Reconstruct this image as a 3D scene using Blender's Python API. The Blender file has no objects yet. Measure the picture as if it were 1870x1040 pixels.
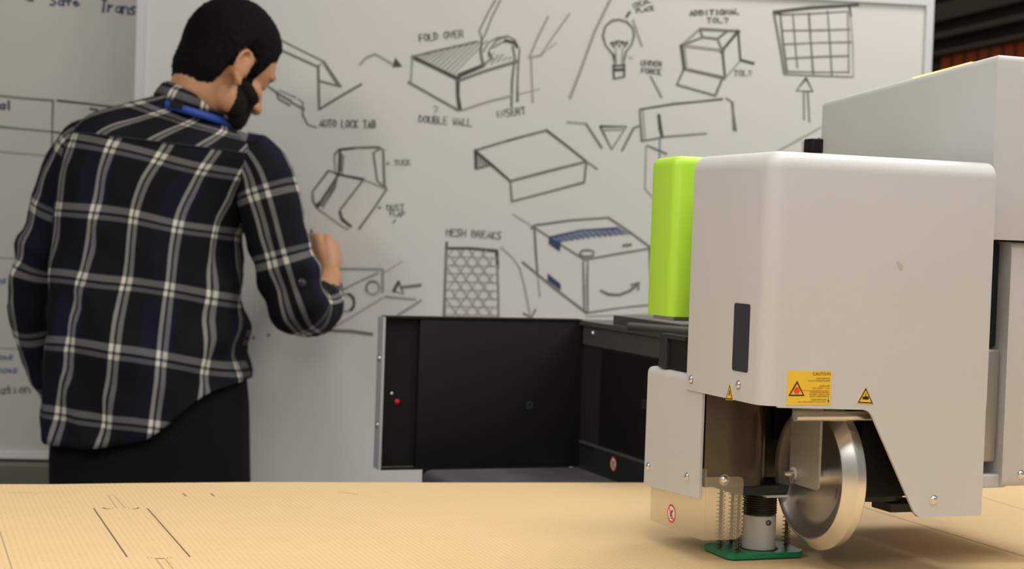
import bpy, bmesh, math, random
from mathutils import Vector, Matrix, noise
random.seed(7)
S = bpy.context.scene
COL = S.collection

# ------------------------------------------------------------------ camera
FPX, CX, CY = 3000.0, 935.0, 520.0
TH, RHO = math.atan(85 / 3000), math.atan(.035)
CAM = Vector((0, 0, 1.25))
F = Vector((0, math.cos(TH), -math.sin(TH)))
_R0, _U0 = Vector((1, 0, 0)), Vector((0, math.sin(TH), math.cos(TH)))
RR = _R0 * math.cos(RHO) + _U0 * math.sin(RHO)
UU = -_R0 * math.sin(RHO) + _U0 * math.cos(RHO)
cd = bpy.data.cameras.new('camera'); cam = bpy.data.objects.new('camera', cd); COL.objects.link(cam)
m = Matrix.Identity(4)
for i in range(3):
    m[i][0], m[i][1], m[i][2], m[i][3] = RR[i], UU[i], -F[i], CAM[i]
cam.matrix_world = m
cd.sensor_width = 36; cd.lens = FPX / 1870 * 36; cd.clip_start = .05
cd.dof.use_dof = True; cd.dof.focus_distance = 1.58; cd.dof.aperture_fstop = 9.5
S.camera = cam
# ------------------------------------------------------------------ world, lights, exposure
W = bpy.data.worlds.new('world'); S.world = W; W.use_nodes = True
W.node_tree.nodes['Background'].inputs[0].default_value = (1, .95, .88, 1)
W.node_tree.nodes['Background'].inputs[1].default_value = .22
S.view_settings.view_transform = 'Standard'; S.view_settings.look = 'None'
S.view_settings.exposure = 0; S.view_settings.gamma = 1
try: S.view_settings.use_curve_mapping = False
except Exception: pass
def lamp(name, loc, target, sx, sy, watt, col):
    l = bpy.data.lights.new(name, 'AREA'); l.shape = 'RECTANGLE'; l.size = sx; l.size_y = sy
    l.energy = watt; l.color = col
    o = bpy.data.objects.new(name, l); COL.objects.link(o); o.location = loc
    o.rotation_euler = (Vector(target) - Vector(loc)).to_track_quat('-Z', 'Y').to_euler()
    return o
WARM = (1, .955, .88)
lamp('ceiling_lamp', (-1.7, .2, 2.75), (-.2, 2.4, .9), .6, .45, 19, WARM)
lamp('ceiling_lamp', (0, -2.2, 2.4), (.3, 1.7, 1.0), 1.4, .8, 17, WARM)
lamp('ceiling_lamp', (2.1, 1.4, 2.75), (1.3, 2.9, .9), 1.3, .6, 13, WARM)
lamp('ceiling_lamp', (1.2, 2.8, 2.9), (.9, 2.0, .9), 1.4, .5, 32, WARM)
lamp('ceiling_lamp', (.5, .2, 2.9), (.5, 1.3, .9), 1.4, .6, 7, WARM)
for x_, y_, w_, sp_ in ((-1.0, 1.5, 3.0, 105), (.5, 1.4, 7.5, 105), (-.2, .3, 11, 115)):           # louvred downlights over the table
    k_ = lamp('downlight', (x_, y_, 3.0), (x_, y_ + .01, 0), 1.1, .5, w_, WARM); k_.data.spread = math.radians(sp_)

# ------------------------------------------------------------------ helpers: rays and meshes
def ray(x, y): return RR * ((x - CX) / FPX) - UU * ((y - CY) / FPX) + F
def at(x, y, d): return CAM + ray(x, y) * d
def on_plane(x, y, p, n):
    r = ray(x, y); return CAM + r * ((p - CAM).dot(n) / r.dot(n))
TZ = .9305
def on_table(x, y, z=TZ): return on_plane(x, y, Vector((0, 0, z)), Vector((0, 0, 1)))

def mk(name, verts, faces, mats, parent=None, smooth=None, idx=None, world=False, fix=True):
    me = bpy.data.meshes.new(name)
    if world and parent is not None:
        inv = root_of(parent).matrix_world.inverted(); verts = [inv @ Vector(v) for v in verts]
    me.from_pydata([tuple(v) for v in verts], [], faces)
    if not isinstance(mats, (list, tuple)): mats = [mats]
    for mm in mats: me.materials.append(mm)
    if idx: me.polygons.foreach_set('material_index', idx)
    if fix:
        bm = bmesh.new(); bm.from_mesh(me); bmesh.ops.recalc_face_normals(bm, faces=bm.faces); bm.to_mesh(me); bm.free()
    if smooth is not None:
        me.polygons.foreach_set('use_smooth', [True] * len(me.polygons))
        me.set_sharp_from_angle(angle=math.radians(smooth))
    me.update()
    o = bpy.data.objects.new(name, me); COL.objects.link(o)
    if parent is not None: o.parent = parent
    return o
def root_of(o):
    while o.parent: o = o.parent
    return o
def thing(name, label, cat, loc=(0, 0, 0), rz=0, group=None):
    o = bpy.data.objects.new(name, None); COL.objects.link(o); o.empty_display_size = .05
    o.location = loc; o.rotation_euler = (0, 0, rz); o['label'] = label; o['category'] = cat
    o.matrix_world = Matrix.Translation(loc) @ Matrix.Rotation(rz, 4, 'Z')
    if group: o['group'] = group
    return o
def tag(o, label=None, cat=None, kind=None):
    if label: o['label'] = label
    if cat: o['category'] = cat
    if kind: o['kind'] = kind
    return o
class MB:
    def __init__(s): s.v = []; s.f = []; s.i = []
    def add(s, v, f, mi=0):
        b = len(s.v); s.v += [Vector(p) for p in v]; s.f += [tuple(k + b for k in q) for q in f]; s.i += [mi] * len(f); return s
    def box(s, a, b, mi=0, bev=0, seg=2, sel=None):
        bm = bmesh.new(); bmesh.ops.create_cube(bm, size=1)
        for v in bm.verts: v.co = Vector([a[k] + (v.co[k] + .5) * (b[k] - a[k]) for k in range(3)])
        if bev:
            c = [(a[k] + b[k]) / 2 for k in range(3)]
            es = [e for e in bm.edges if sel is None or sel((e.verts[0].co + e.verts[1].co) / 2 - Vector(c))]
            bmesh.ops.bevel(bm, geom=es, offset=bev, segments=seg, profile=.5, affect='EDGES')
        bm.verts.index_update(); s.add([v.co.copy() for v in bm.verts], [[v.index for v in f.verts] for f in bm.faces], mi); bm.free(); return s
    def prism(s, poly, fn, t0, t1, mi=0):
        n = len(poly); v = [fn(p[0], p[1], t0) for p in poly] + [fn(p[0], p[1], t1) for p in poly]
        f = [tuple(range(n)), tuple(range(2 * n - 1, n - 1, -1))] + [(k, (k + 1) % n, n + (k + 1) % n, n + k) for k in range(n)]
        return s.add(v, f, mi)
    def tube(s, path, r, n=10, mi=0, caps=True):
        path = [Vector(p) for p in path]; rs = r if isinstance(r, (list, tuple)) else [r] * len(path)
        v = []; f = []; up = None
        for k, p in enumerate(path):
            t = (path[min(k + 1, len(path) - 1)] - path[max(k - 1, 0)]).normalized()
            if up is None:
                up = Vector((0, 0, 1)) if abs(t.z) < .9 else Vector((1, 0, 0))
            a = t.cross(up).normalized(); up = a.cross(t).normalized()
            for j in range(n):
                w = 2 * math.pi * j / n; v.append(p + (a * math.cos(w) + up * math.sin(w)) * rs[k])
        for k in range(len(path) - 1):
            for j in range(n): f.append((k * n + j, k * n + (j + 1) % n, (k + 1) * n + (j + 1) % n, (k + 1) * n + j))
        if caps: f += [tuple(range(n - 1, -1, -1)), tuple(range((len(path) - 1) * n, len(path) * n))]
        return s.add(v, f, mi)
    def lathe(s, prof, o, ax, n=24, mi=0):
        o, ax = Vector(o), Vector(ax).normalized()
        a = ax.cross(Vector((0, 0, 1)) if abs(ax.z) < .9 else Vector((1, 0, 0))).normalized(); b = ax.cross(a)
        v = []; f = []
        for (h, r) in prof:
            for j in range(n):
                w = 2 * math.pi * j / n; v.append(o + ax * h + (a * math.cos(w) + b * math.sin(w)) * max(r, 1e-5))
        for k in range(len(prof) - 1):
            for j in range(n): f.append((k * n + j, k * n + (j + 1) % n, (k + 1) * n + (j + 1) % n, (k + 1) * n + j))
        f += [tuple(range(n - 1, -1, -1)), tuple(range((len(prof) - 1) * n, len(prof) * n))]
        return s.add(v, f, mi)
    def helix(s, c, r, z0, z1, turns, wr, mi=0, n=5):
        N = int(turns * 12); p = [(c[0] + r * math.cos(2 * math.pi * turns * k / N), c[1] + r * math.sin(2 * math.pi * turns * k / N), z0 + (z1 - z0) * k / N) for k in range(N + 1)]
        return s.tube(p, wr, n, mi)
    def build(s, name, mats, parent=None, smooth=None, world=False, fix=True):
        return mk(name, s.v, s.f, mats, parent, smooth, s.i, world, fix)
def textmesh(body, size, align='LEFT'):
    c = bpy.data.curves.new('t', 'FONT'); c.body = body; c.size = size; c.align_x = align; c.resolution_u = 2
    o = bpy.data.objects.new('t', c); COL.objects.link(o)
    me = bpy.data.meshes.new_from_object(o); bpy.data.objects.remove(o)
    v = [x.co.copy() for x in me.vertices]; f = [tuple(p.vertices) for p in me.polygons]
    bpy.data.meshes.remove(me); bpy.data.curves.remove(c); return v, f

# ------------------------------------------------------------------ materials
def mat(name, col, rough=.5, metal=0, bump=0, bscale=400, spec=.5, var=0, vscale=3, emit=0):
    m = bpy.data.materials.new(name); m.use_nodes = True; nt = m.node_tree; b = nt.nodes['Principled BSDF']
    b.inputs['Base Color'].default_value = (*col, 1); b.inputs['Roughness'].default_value = rough
    b.inputs['Metallic'].default_value = metal; b.inputs['Specular IOR Level'].default_value = spec
    if bump or var:
        tc = nt.nodes.new('ShaderNodeTexCoord')
    if bump:
        n = nt.nodes.new('ShaderNodeTexNoise'); n.inputs['Scale'].default_value = bscale; n.inputs['Detail'].default_value = 3
        bp = nt.nodes.new('ShaderNodeBump'); bp.inputs['Strength'].default_value = bump; bp.inputs['Distance'].default_value = .001
        nt.links.new(tc.outputs['Object'], n.inputs['Vector']); nt.links.new(n.outputs['Fac'], bp.inputs['Height']); nt.links.new(bp.outputs['Normal'], b.inputs['Normal'])
    if var:
        n = nt.nodes.new('ShaderNodeTexNoise'); n.inputs['Scale'].default_value = vscale; n.inputs['Detail'].default_value = 4
        r = nt.nodes.new('ShaderNodeValToRGB')
        r.color_ramp.elements[0].position = .3; r.color_ramp.elements[1].position = .7
        r.color_ramp.elements[0].color = (*[c * (1 - var) for c in col], 1); r.color_ramp.elements[1].color = (*[min(1, c * (1 + var)) for c in col], 1)
        nt.links.new(tc.outputs['Object'], n.inputs['Vector']); nt.links.new(n.outputs['Fac'], r.inputs['Fac']); nt.links.new(r.outputs['Color'], b.inputs['Base Color'])
    if emit:
        b.inputs['Emission Color'].default_value = (*col, 1); b.inputs['Emission Strength'].default_value = emit
    return m
def seethrough(name, tint, col, clear, rough=.3, gloss=.06):
    m = bpy.data.materials.new(name); m.use_nodes = True; nt = m.node_tree; nt.nodes.clear()
    o = nt.nodes.new('ShaderNodeOutputMaterial'); t = nt.nodes.new('ShaderNodeBsdfTransparent'); t.inputs[0].default_value = (*tint, 1)
    d = nt.nodes.new('ShaderNodeBsdfDiffuse'); d.inputs[0].default_value = (*col, 1)
    tl = nt.nodes.new('ShaderNodeBsdfTranslucent'); tl.inputs[0].default_value = (*col, 1)
    g = nt.nodes.new('ShaderNodeBsdfGlossy'); g.inputs[1].default_value = rough
    m0 = nt.nodes.new('ShaderNodeMixShader'); m1 = nt.nodes.new('ShaderNodeMixShader'); m2 = nt.nodes.new('ShaderNodeMixShader')
    m0.inputs[0].default_value = .5; m1.inputs[0].default_value = clear; m2.inputs[0].default_value = gloss
    L = nt.links.new
    L(d.outputs[0], m0.inputs[1]); L(tl.outputs[0], m0.inputs[2]); L(m0.outputs[0], m1.inputs[1]); L(t.outputs[0], m1.inputs[2])
    L(m1.outputs[0], m2.inputs[1]); L(g.outputs[0], m2.inputs[2]); L(m2.outputs[0], o.inputs[0]); return m
M = dict(
    cover=mat('light_grey_powder_coat', (.53, .525, .53), .42, 0, .12, 900, var=.015, vscale=6),
    green=mat('lime_green_plastic', (.42, .72, .045), .4, 0, .1, 700),
    black=mat('matt_black_metal', (.0085, .0085, .009), .55, spec=.22),
    darkgrey=mat('dark_grey_metal', (.024, .024, .025), .45, 0, .05, 300, spec=.3),
    rail=mat('grey_brown_rail', (.075, .072, .068), .4),
    flange=mat('grey_sheet_metal', (.44, .45, .49), .4, .1),
    steel=mat('brushed_steel', (.62, .60, .57), .27, 1, .06, 300),
    wheel=mat('turned_aluminium', (.78, .76, .74), .3, 1, .03, 500),
    bracket=mat('blasted_steel', (.36, .345, .32), .42, .6, .1, 900),
    bronze=mat('dark_spring_steel', (.10, .085, .07), .35, .9),
    chrome=mat('chrome', (.75, .75, .76), .15, 1),
    plastic=mat('pale_grey_plastic', (.50, .50, .51), .45, 0, .08, 700),
    footgreen=mat('green_foot_plastic', (.0, .20, .085), .35, 0, .1, 500, var=.15, vscale=60),
    slot=mat('dark_blue_grey_insert', (.022, .024, .034), .45),
    yellow=mat('label_yellow', (.78, .50, .04), .5), ink=mat('label_black', (.012, .01, .008), .6),
    red=mat('label_red', (.75, .05, .02), .5), white=mat('label_white', (.75, .73, .7), .5),
    led=mat('red_lamp', (.5, .0, .008), .3, emit=.12), strip=mat('amber_light_strip', (1, .5, .08), .3, emit=3.2),
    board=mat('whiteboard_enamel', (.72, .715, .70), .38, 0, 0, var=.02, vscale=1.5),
    board2=mat('darker_whiteboard_enamel', (.53, .535, .505), .4, 0, 0, var=.03, vscale=1.5),  # left board: greyer and darker base colour than the main board
    frame=mat('whiteboard_frame', (.68, .68, .70), .4),
    wall=mat('painted_wall', (.50, .50, .48), .7, var=.04), tray=mat('tray_brown_grey', (.13, .115, .09), .5),
    floor=mat('concrete_floor', (.28, .27, .26), .7, 0, .1, 60, var=.1),
    tdeck=mat('table_deck', (.03, .03, .032), .5), tleg=mat('table_frame_steel', (.25, .25, .26), .4, .4),
    i3=mat('marker_black', (.075, .07, .06), .6), i2=mat('marker_black_worn', (.185, .177, .155), .6),
    i1=mat('marker_black_faint', (.35, .34, .31), .6), ib=mat('marker_blue', (.035, .05, .14), .6),
    ip=mat('marker_pink_faint', (.50, .42, .40), .6), ib1=mat('marker_blue_faint', (.22, .25, .36), .6),
    skin=mat('skin', (.57, .285, .15), .5, 0, .1, 300, var=.06, vscale=30), lip=mat('lips', (.42, .14, .11), .45),
    hair=mat('black_hair', (.0045, .0043, .004), .8, 0, .9, 500, spec=.12), beard=mat('black_beard', (.013, .009, .0065), .8, 0, .9, 700, spec=.15),
    denim=mat('black_denim', (.0075, .0075, .008), .9, 0, .4, 900, spec=.12), shoe=mat('black_leather', (.012, .012, .012), .4),
    lany=mat('blue_lanyard', (.012, .055, .36), .6), pen=mat('black_marker_pen', (.01, .01, .011), .35),
    rackb=mat('brown_rack_steel', (.060, .043, .028), .55), rackl=mat('brown_rack_lip', (.12, .09, .065), .55),
    racko=mat('orange_rack_panel', (.70, .12, .02), .55), rackp=mat('grey_rack_post', (.17, .14, .14), .5),
    cutink=mat('scored_line', (.13, .09, .05), .8), cutfaint=mat('faint_scored_line', (.40, .29, .16), .8),
    guard=seethrough('frosted_guard', (.97, .95, .90), (.85, .76, .60), .76, .35, .04),
    smoke=seethrough('smoked_panel', (.42, .36, .28), (.17, .13, .085), .45, .15, .06),
    inner=mat('oily_machine_metal', (.085, .07, .052), .4, .4, .3, 60, var=.5, vscale=25),
)
def cardboard():
    m = mat('kraft_cardboard', (.62, .44, .235), .75); nt = m.node_tree; L = nt.links.new; b = nt.nodes['Principled BSDF']
    tc = nt.nodes.new('ShaderNodeTexCoord'); mp = nt.nodes.new('ShaderNodeMapping'); mp.inputs['Rotation'].default_value = (0, 0, -math.radians(20.5))
    L(tc.outputs['Object'], mp.inputs[0])
    w = nt.nodes.new('ShaderNodeTexWave'); w.wave_type = 'BANDS'; w.bands_direction = 'X'; w.inputs['Scale'].default_value = 52; w.inputs['Distortion'].default_value = .4
    w.inputs['Detail'].default_value = 1; L(mp.outputs[0], w.inputs['Vector'])
    mp2 = nt.nodes.new('ShaderNodeMapping'); mp2.inputs['Scale'].default_value = (30, 300, 30); L(mp.outputs[0], mp2.inputs[0])
    n = nt.nodes.new('ShaderNodeTexNoise'); n.inputs['Scale'].default_value = 1; n.inputs['Detail'].default_value = 4; L(mp2.outputs[0], n.inputs['Vector'])
    n2 = nt.nodes.new('ShaderNodeTexNoise'); n2.inputs['Scale'].default_value = 5; L(tc.outputs['Object'], n2.inputs['Vector'])
    r = nt.nodes.new('ShaderNodeValToRGB'); r.color_ramp.elements[0].color = (.50, .345, .165, 1); r.color_ramp.elements[1].color = (.64, .455, .245, 1)
    r.color_ramp.elements[0].position = .0; r.color_ramp.elements[1].position = .55
    a = nt.nodes.new('ShaderNodeMath'); a.operation = 'MULTIPLY_ADD'; a.inputs[1].default_value = .35
    L(w.outputs['Fac'], a.inputs[0]); c2 = nt.nodes.new('ShaderNodeMath'); c2.operation = 'MULTIPLY'; L(n.outputs['Fac'], c2.inputs[0]); c2.inputs[1].default_value = .75
    L(c2.outputs[0], a.inputs[2]); L(a.outputs[0], r.inputs[0]); L(r.outputs[0], b.inputs['Base Color'])
    bp = nt.nodes.new('ShaderNodeBump'); bp.inputs['Strength'].default_value = .15; bp.inputs['Distance'].default_value = .0006; L(w.outputs['Fac'], bp.inputs['Height']); L(bp.outputs[0], b.inputs['Normal'])
    return m
M['kraft'] = cardboard()
def plaid():
    m = mat('plaid_flannel', (.02, .02, .02), .85, spec=.15); nt = m.node_tree; L = nt.links.new; b = nt.nodes['Principled BSDF']
    uv = nt.nodes.new('ShaderNodeUVMap'); uv.uv_map = 'UVMap'; sx = nt.nodes.new('ShaderNodeSeparateXYZ'); L(uv.outputs[0], sx.inputs[0])
    def fr(sock, p, off=0):
        a = nt.nodes.new('ShaderNodeMath'); a.operation = 'MULTIPLY_ADD'; a.inputs[1].default_value = 1 / p; a.inputs[2].default_value = off; L(sock, a.inputs[0])
        c = nt.nodes.new('ShaderNodeMath'); c.operation = 'FRACT'; L(a.outputs[0], c.inputs[0]); return c.outputs[0]
    def ramp(sock, stops, interp='LINEAR'):
        r = nt.nodes.new('ShaderNodeValToRGB'); r.color_ramp.interpolation = interp; e = r.color_ramp.elements
        e[0].position, e[0].color = stops[0][0], (*stops[0][1], 1); e[1].position, e[1].color = stops[-1][0], (*stops[-1][1], 1)
        for p, c in stops[1:-1]:
            k = e.new(p); k.color = (*c, 1)
        L(sock, r.inputs[0]); return r.outputs[0]
    g = lambda x: (x, x, x)
    def bands(lst):
        st = [(0, g(0))]
        for a, c, v in lst: st += [(a, g(0)), (a + .012, g(v)), (c - .012, g(v)), (c, g(0))]
        return st + [(1, g(0))]
    mv = ramp(fr(sx.outputs[0], .077), bands([(.02, .12, .62), (.155, .27, .46)]))
    mh = ramp(fr(sx.outputs[1], .120), bands([(.02, .10, .36), (.13, .245, .42)]))
    nb = ramp(fr(sx.outputs[0], .154, .1), [(0, g(0)), (.40, g(0)), (.46, g(1)), (.74, g(1)), (.80, g(0)), (1, g(0))])
    nh = ramp(fr(sx.outputs[1], .240, .3), [(0, g(.35)), (.3, g(.35)), (.4, g(1)), (.7, g(1)), (.8, g(.35)), (1, g(.35))])
    mu = nt.nodes.new('ShaderNodeMath'); mu.operation = 'MULTIPLY'; L(nb, mu.inputs[0]); L(nh, mu.inputs[1])
    base = ramp(mu.outputs[0], [(0, (.0075, .0078, .0105)), (1, (.0085, .010, .026))])
    ad = nt.nodes.new('ShaderNodeMath'); ad.operation = 'ADD'; L(mv, ad.inputs[0]); L(mh, ad.inputs[1])
    lt = ramp(ad.outputs[0], [(0, (0, 0, 0)), (.36, (.085, .084, .088)), (.62, (.25, .245, .225)), (.9, (.60, .575, .49)), (1, (.74, .71, .60))])
    mx = nt.nodes.new('ShaderNodeMix'); mx.data_type = 'RGBA'; mx.blend_type = 'ADD'; mx.inputs[0].default_value = 1
    L(base, mx.inputs[6]); L(lt, mx.inputs[7]); L(mx.outputs[2], b.inputs['Base Color'])
    n = nt.nodes.new('ShaderNodeTexNoise'); n.inputs['Scale'].default_value = 900; tc = nt.nodes.new('ShaderNodeTexCoord'); L(tc.outputs['Object'], n.inputs['Vector'])
    bp = nt.nodes.new('ShaderNodeBump'); bp.inputs['Strength'].default_value = .2; bp.inputs['Distance'].default_value = .001; L(n.outputs[0], bp.inputs['Height']); L(bp.outputs[0], b.inputs['Normal'])
    return m
M['plaid'] = plaid()

# ------------------------------------------------------------------ setting
BY = math.radians(6.5)
E1 = Vector((math.cos(BY), math.sin(BY), 0)); BN = Vector((math.sin(BY), -math.cos(BY), 0))       # board direction, board normal towards the room
BP = at(590, 470, 3.40)
def on_board(x, y, off=0): return on_plane(x, y, BP + BN * off, BN)
def bco(p): q = p - BP; return (q.dot(E1), p.z)                     # metres along the wall, height
def bw(a, z, off=0):
    p = BP + E1 * a + BN * off; return Vector((p.x, p.y, z))
MB().box((-6, -4, -.1), (9, 12, 0)).build('floor', M['floor'])['kind'] = 'structure'
aR = bco(on_board(1702, 60))[0]; aL = bco(on_board(257, 80))[0]
wb = MB(); wb.prism([(-3.2, 0), (aR - .06, 0), (aR - .06, 2.9), (-3.2, 2.9)], lambda a, z, t: bw(a, z, t), -.20, -.085)
wb.build('wall_back', M['wall'])['kind'] = 'structure'
MB().box((-6, 11.6, 0), (9, 11.8, 4.5)).build('wall_far', mat('dark_hall_wall', (.05, .043, .036), .8, var=.2))['kind'] = 'structure'

def board_thing(name, label, a0, a1, z0, z1, off, fw, enamel='board'):
    t = thing(name, label, 'whiteboard', tuple(bw(a0, z0, off)))
    MB().prism([(a0, z0), (a1, z0), (a1, z1), (a0, z1)], lambda a, z, q: bw(a, z, off + q), -.02, 0).build('writing_surface', M[enamel], t, world=True)
    def rail(p, q): MB().box((0, 0, 0), (1, 1, 1), bev=0).v
    for nm, (p0, p1, q0, q1) in dict(left=(a0 - fw, a0, z0 - fw, z1 + fw), right=(a1, a1 + fw, z0 - fw, z1 + fw), top=(a0, a1, z1, z1 + fw), bottom=(a0, a1, z0 - fw, z0)).items():
        MB().prism([(p0, q0), (p1, q0), (p1, q1), (p0, q1)], lambda a, z, q: bw(a, z, off + q), -.022, .007).build('frame_rail', M['frame'], t, world=True)
    return t
zT = bco(on_board(1640, 8))[1]; zB = .69
main = board_thing('whiteboard', 'large whiteboard covered in black box sketches, behind the man and the machine', aL + .008, aR - .0165, zB, zT, 0, .0165)
LO = -.05
zLB = bco(on_board(40, 843, LO))[1]
left = board_thing('whiteboard', 'darker left whiteboard with a ruled table and blue handwriting', -2.6, aL - .016, zLB + .02, zT, LO, .014, 'board2')
tr = MB().prism([(-2.6, zLB - .075), (aL - .03, zLB - .075), (aL - .03, zLB + .0), (-2.6, zLB + .0)], lambda a, z, q: bw(a, z, q), -.05, .02)
tr.build('pen_tray', M['tray'], left, world=True)

# ---------------- marker strokes
NS = [0]
def strokes(name, items, parent, off=0.0, label=None):
    """items: (material key, width in px, [points in photo pixels], closed?)"""
    mb = MB(); keys = []
    for it in items:
        key, w, pts = it[:3]
        if key not in keys: keys.append(key)
        mi = keys.index(key); NS[0] += 1; o = off + .0004 + (NS[0] % 40) * 2e-5
        P = [Vector((*bco(on_board(*p, off)), 0)) for p in pts]
        if w == 0:
            mb.add([bw(p.x, p.y, o) for p in P], [tuple(range(len(P)))], mi); continue
        # subdivide and wobble a little, like a hand
        Q = [P[0]]
        for a, b in zip(P, P[1:]):
            k = max(1, int((b - a).length / .05))
            for j in range(1, k + 1):
                q = a.lerp(b, j / k)
                if j < k: q = q + Vector((random.uniform(-1, 1), random.uniform(-1, 1), 0)) * .0009
                Q.append(q)
        hw = w * .00113 / 2 * (1 + 0)
        V = []
        for k, q in enumerate(Q):
            t = (Q[min(k + 1, len(Q) - 1)] - Q[max(k - 1, 0)])
            if t.length < 1e-9: t = Vector((1, 0, 0))
            t.normalize(); nn = Vector((-t.y, t.x, 0)) * hw * random.uniform(.8, 1.2)
            if k == 0: q = q - t * hw * .6
            if k == len(Q) - 1: q = q + t * hw * .6
            V += [bw(q.x + nn.x, q.y + nn.y, o), bw(q.x - nn.x, q.y - nn.y, o)]
        mb.add(V, [(2 * k, 2 * k + 1, 2 * k + 3, 2 * k + 2) for k in range(len(Q) - 1)], mi)
    ob = mb.build(name, [M[k] for k in keys], parent, world=True, fix=False)
    if label: ob['label'] = label
    return ob
G = {  # hand lettering on a 4 x 6 grid, y down
 'A': [[(0, 6), (2, 0), (4, 6)], [(1, 4), (3, 4)]], 'B': [[(0, 0), (0, 6), (3, 6), (4, 4.5), (3, 3), (0, 3)], [(0, 0), (3, 0), (3.5, 1.5), (3, 3)]],
 'C': [[(4, 1), (2, 0), (0, 2), (0, 4), (2, 6), (4, 5)]], 'D': [[(0, 0), (0, 6), (3, 5), (4, 3), (3, 1), (0, 0)]], 'E': [[(4, 0), (0, 0), (0, 6), (4, 6)], [(0, 3), (3, 3)]],
 'F': [[(4, 0), (0, 0), (0, 6)], [(0, 3), (3, 3)]], 'G': [[(4, 1), (2, 0), (0, 2), (0, 4), (2, 6), (4, 5), (4, 3), (2, 3)]], 'H': [[(0, 0), (0, 6)], [(4, 0), (4, 6)], [(0, 3), (4, 3)]], 'I': [[(2, 0), (2, 6)]],
 'K': [[(0, 0), (0, 6)], [(4, 0), (0, 3), (4, 6)]], 'L': [[(0, 0), (0, 6), (4, 6)]], 'M': [[(0, 6), (0, 0), (2, 3), (4, 0), (4, 6)]], 'N': [[(0, 6), (0, 0), (4, 6), (4, 0)]],
 'O': [[(2, 0), (0, 1.5), (0, 4.5), (2, 6), (4, 4.5), (4, 1.5), (2, 0)]], 'P': [[(0, 6), (0, 0), (3, 0), (4, 1.5), (3, 3), (0, 3)]], 'R': [[(0, 6), (0, 0), (3, 0), (4, 1.5), (3, 3), (0, 3)], [(2, 3), (4, 6)]],
 'S': [[(4, 0), (1, 0), (0, 1.5), (4, 4.5), (3, 6), (0, 6)]], 'T': [[(0, 0), (4, 0)], [(2, 0), (2, 6)]], 'U': [[(0, 0), (0, 5), (2, 6), (4, 5), (4, 0)]], 'V': [[(0, 0), (2, 6), (4, 0)]], 'W': [[(0, 0), (1, 6), (2, 2), (3, 6), (4, 0)]],
 '?': [[(0, 1), (2, 0), (4, 1), (2, 3.5), (2, 4.5)], [(2, 5.6), (2, 6)]], '<': [[(4, 3), (0, 3), (2, 1.5)], [(0, 3), (2, 4.5)]], '&': [[(4, 6), (.5, 1.5), (2, 0), (3, 1.5), (0, 4.5), (2, 6), (4, 4)]],
 'a': [[(4, 3), (1, 2.5), (0, 4.5), (2, 6), (4, 4.5)], [(4, 2.5), (4, 6)]], 'c': [[(4, 3), (2, 2.5), (0, 4.2), (2, 6), (4, 5.5)]], 'e': [[(0, 4.2), (4, 4.2), (2, 2.5), (0, 4.2), (2, 6), (4, 5.5)]], 'f': [[(4, 0), (2, .5), (2, 6)], [(0, 3), (4, 3)]],
 'i': [[(2, 2.5), (2, 6)]], 'l': [[(2, 0), (2, 6)]], 'n': [[(0, 6), (0, 2.5)], [(0, 3.5), (2, 2.5), (4, 3.5), (4, 6)]], 'o': [[(2, 2.5), (0, 4.2), (2, 6), (4, 4.2), (2, 2.5)]], 'r': [[(0, 6), (0, 2.5)], [(0, 3.8), (3, 2.5)]], 's': [[(4, 2.5), (1, 2.5), (0, 3.5), (4, 5), (3, 6), (0, 6)]], 't': [[(2, 0), (2, 6), (4, 5.5)], [(0, 2.5), (4, 2.5)]],
}
def write(txt, x, y, w, h, ang=0, key='i3', lw=2.2):
    n = len(txt); adv = w / n; out = []; ca, sa = math.cos(math.radians(ang)), math.sin(math.radians(ang))
    for k, ch in enumerate(txt):
        for st in G.get(ch, []):
            pts = []
            for (gx, gy) in st:
                gx = gx + random.uniform(-.25, .25); lx = k * adv + gx / 4 * adv * .70; ly = (gy + random.uniform(-.3, .3)) / 6 * h * .86 - h
                pts.append((x + lx * ca + ly * sa, y - lx * sa + ly * ca))
            out.append((key, lw, pts))
    return out
def arc(cx, cy, rx, ry, a0, a1, n=18): return [(cx + rx * math.cos(math.radians(a0 + (a1 - a0) * k / n)), cy + ry * math.sin(math.radians(a0 + (a1 - a0) * k / n))) for k in range(n + 1)]
SK = lambda name, items, label=None: strokes(name, items, main, 0, label)
SK('tab_box_sketch', [('i2', 4, [(490, 62), (592, 113)]), ('i2', 5, [(505, 88), (580, 122)]), ('i2', 5, [(580, 122), (592, 113), (622, 158)]), ('i2', 6, [(593, 118), (618, 156)]), ('i2', 4, [(620, 158), (583, 148)]), ('i2', 5, [(581, 122), (583, 200)]), ('i2', 5, [(583, 200), (622, 176), (660, 154)]),
    ('i2', 4, [(490, 158), (509, 172), (533, 186), (530, 193), (508, 180), (505, 168)]), ('i1', 4, [(510, 165), (540, 178)]), ('i2', 4, [(534, 188), (556, 200)]), ('i2', 3, [(545, 181), (553, 187), (553, 210), (562, 228), (578, 233)])] + write('AUTO LOCK TAB', 584, 234, 104, 15, -1))
SK('arrow_sketch', [('i1', 4, [(657, 118), (668, 106), (685, 99), (700, 107), (715, 116)]), ('i3', 0, [(716, 123), (722, 105), (735, 122)])])
def lp(a, b, t): return (a[0] + (b[0] - a[0]) * t, a[1] + (b[1] - a[1]) * t)
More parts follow.
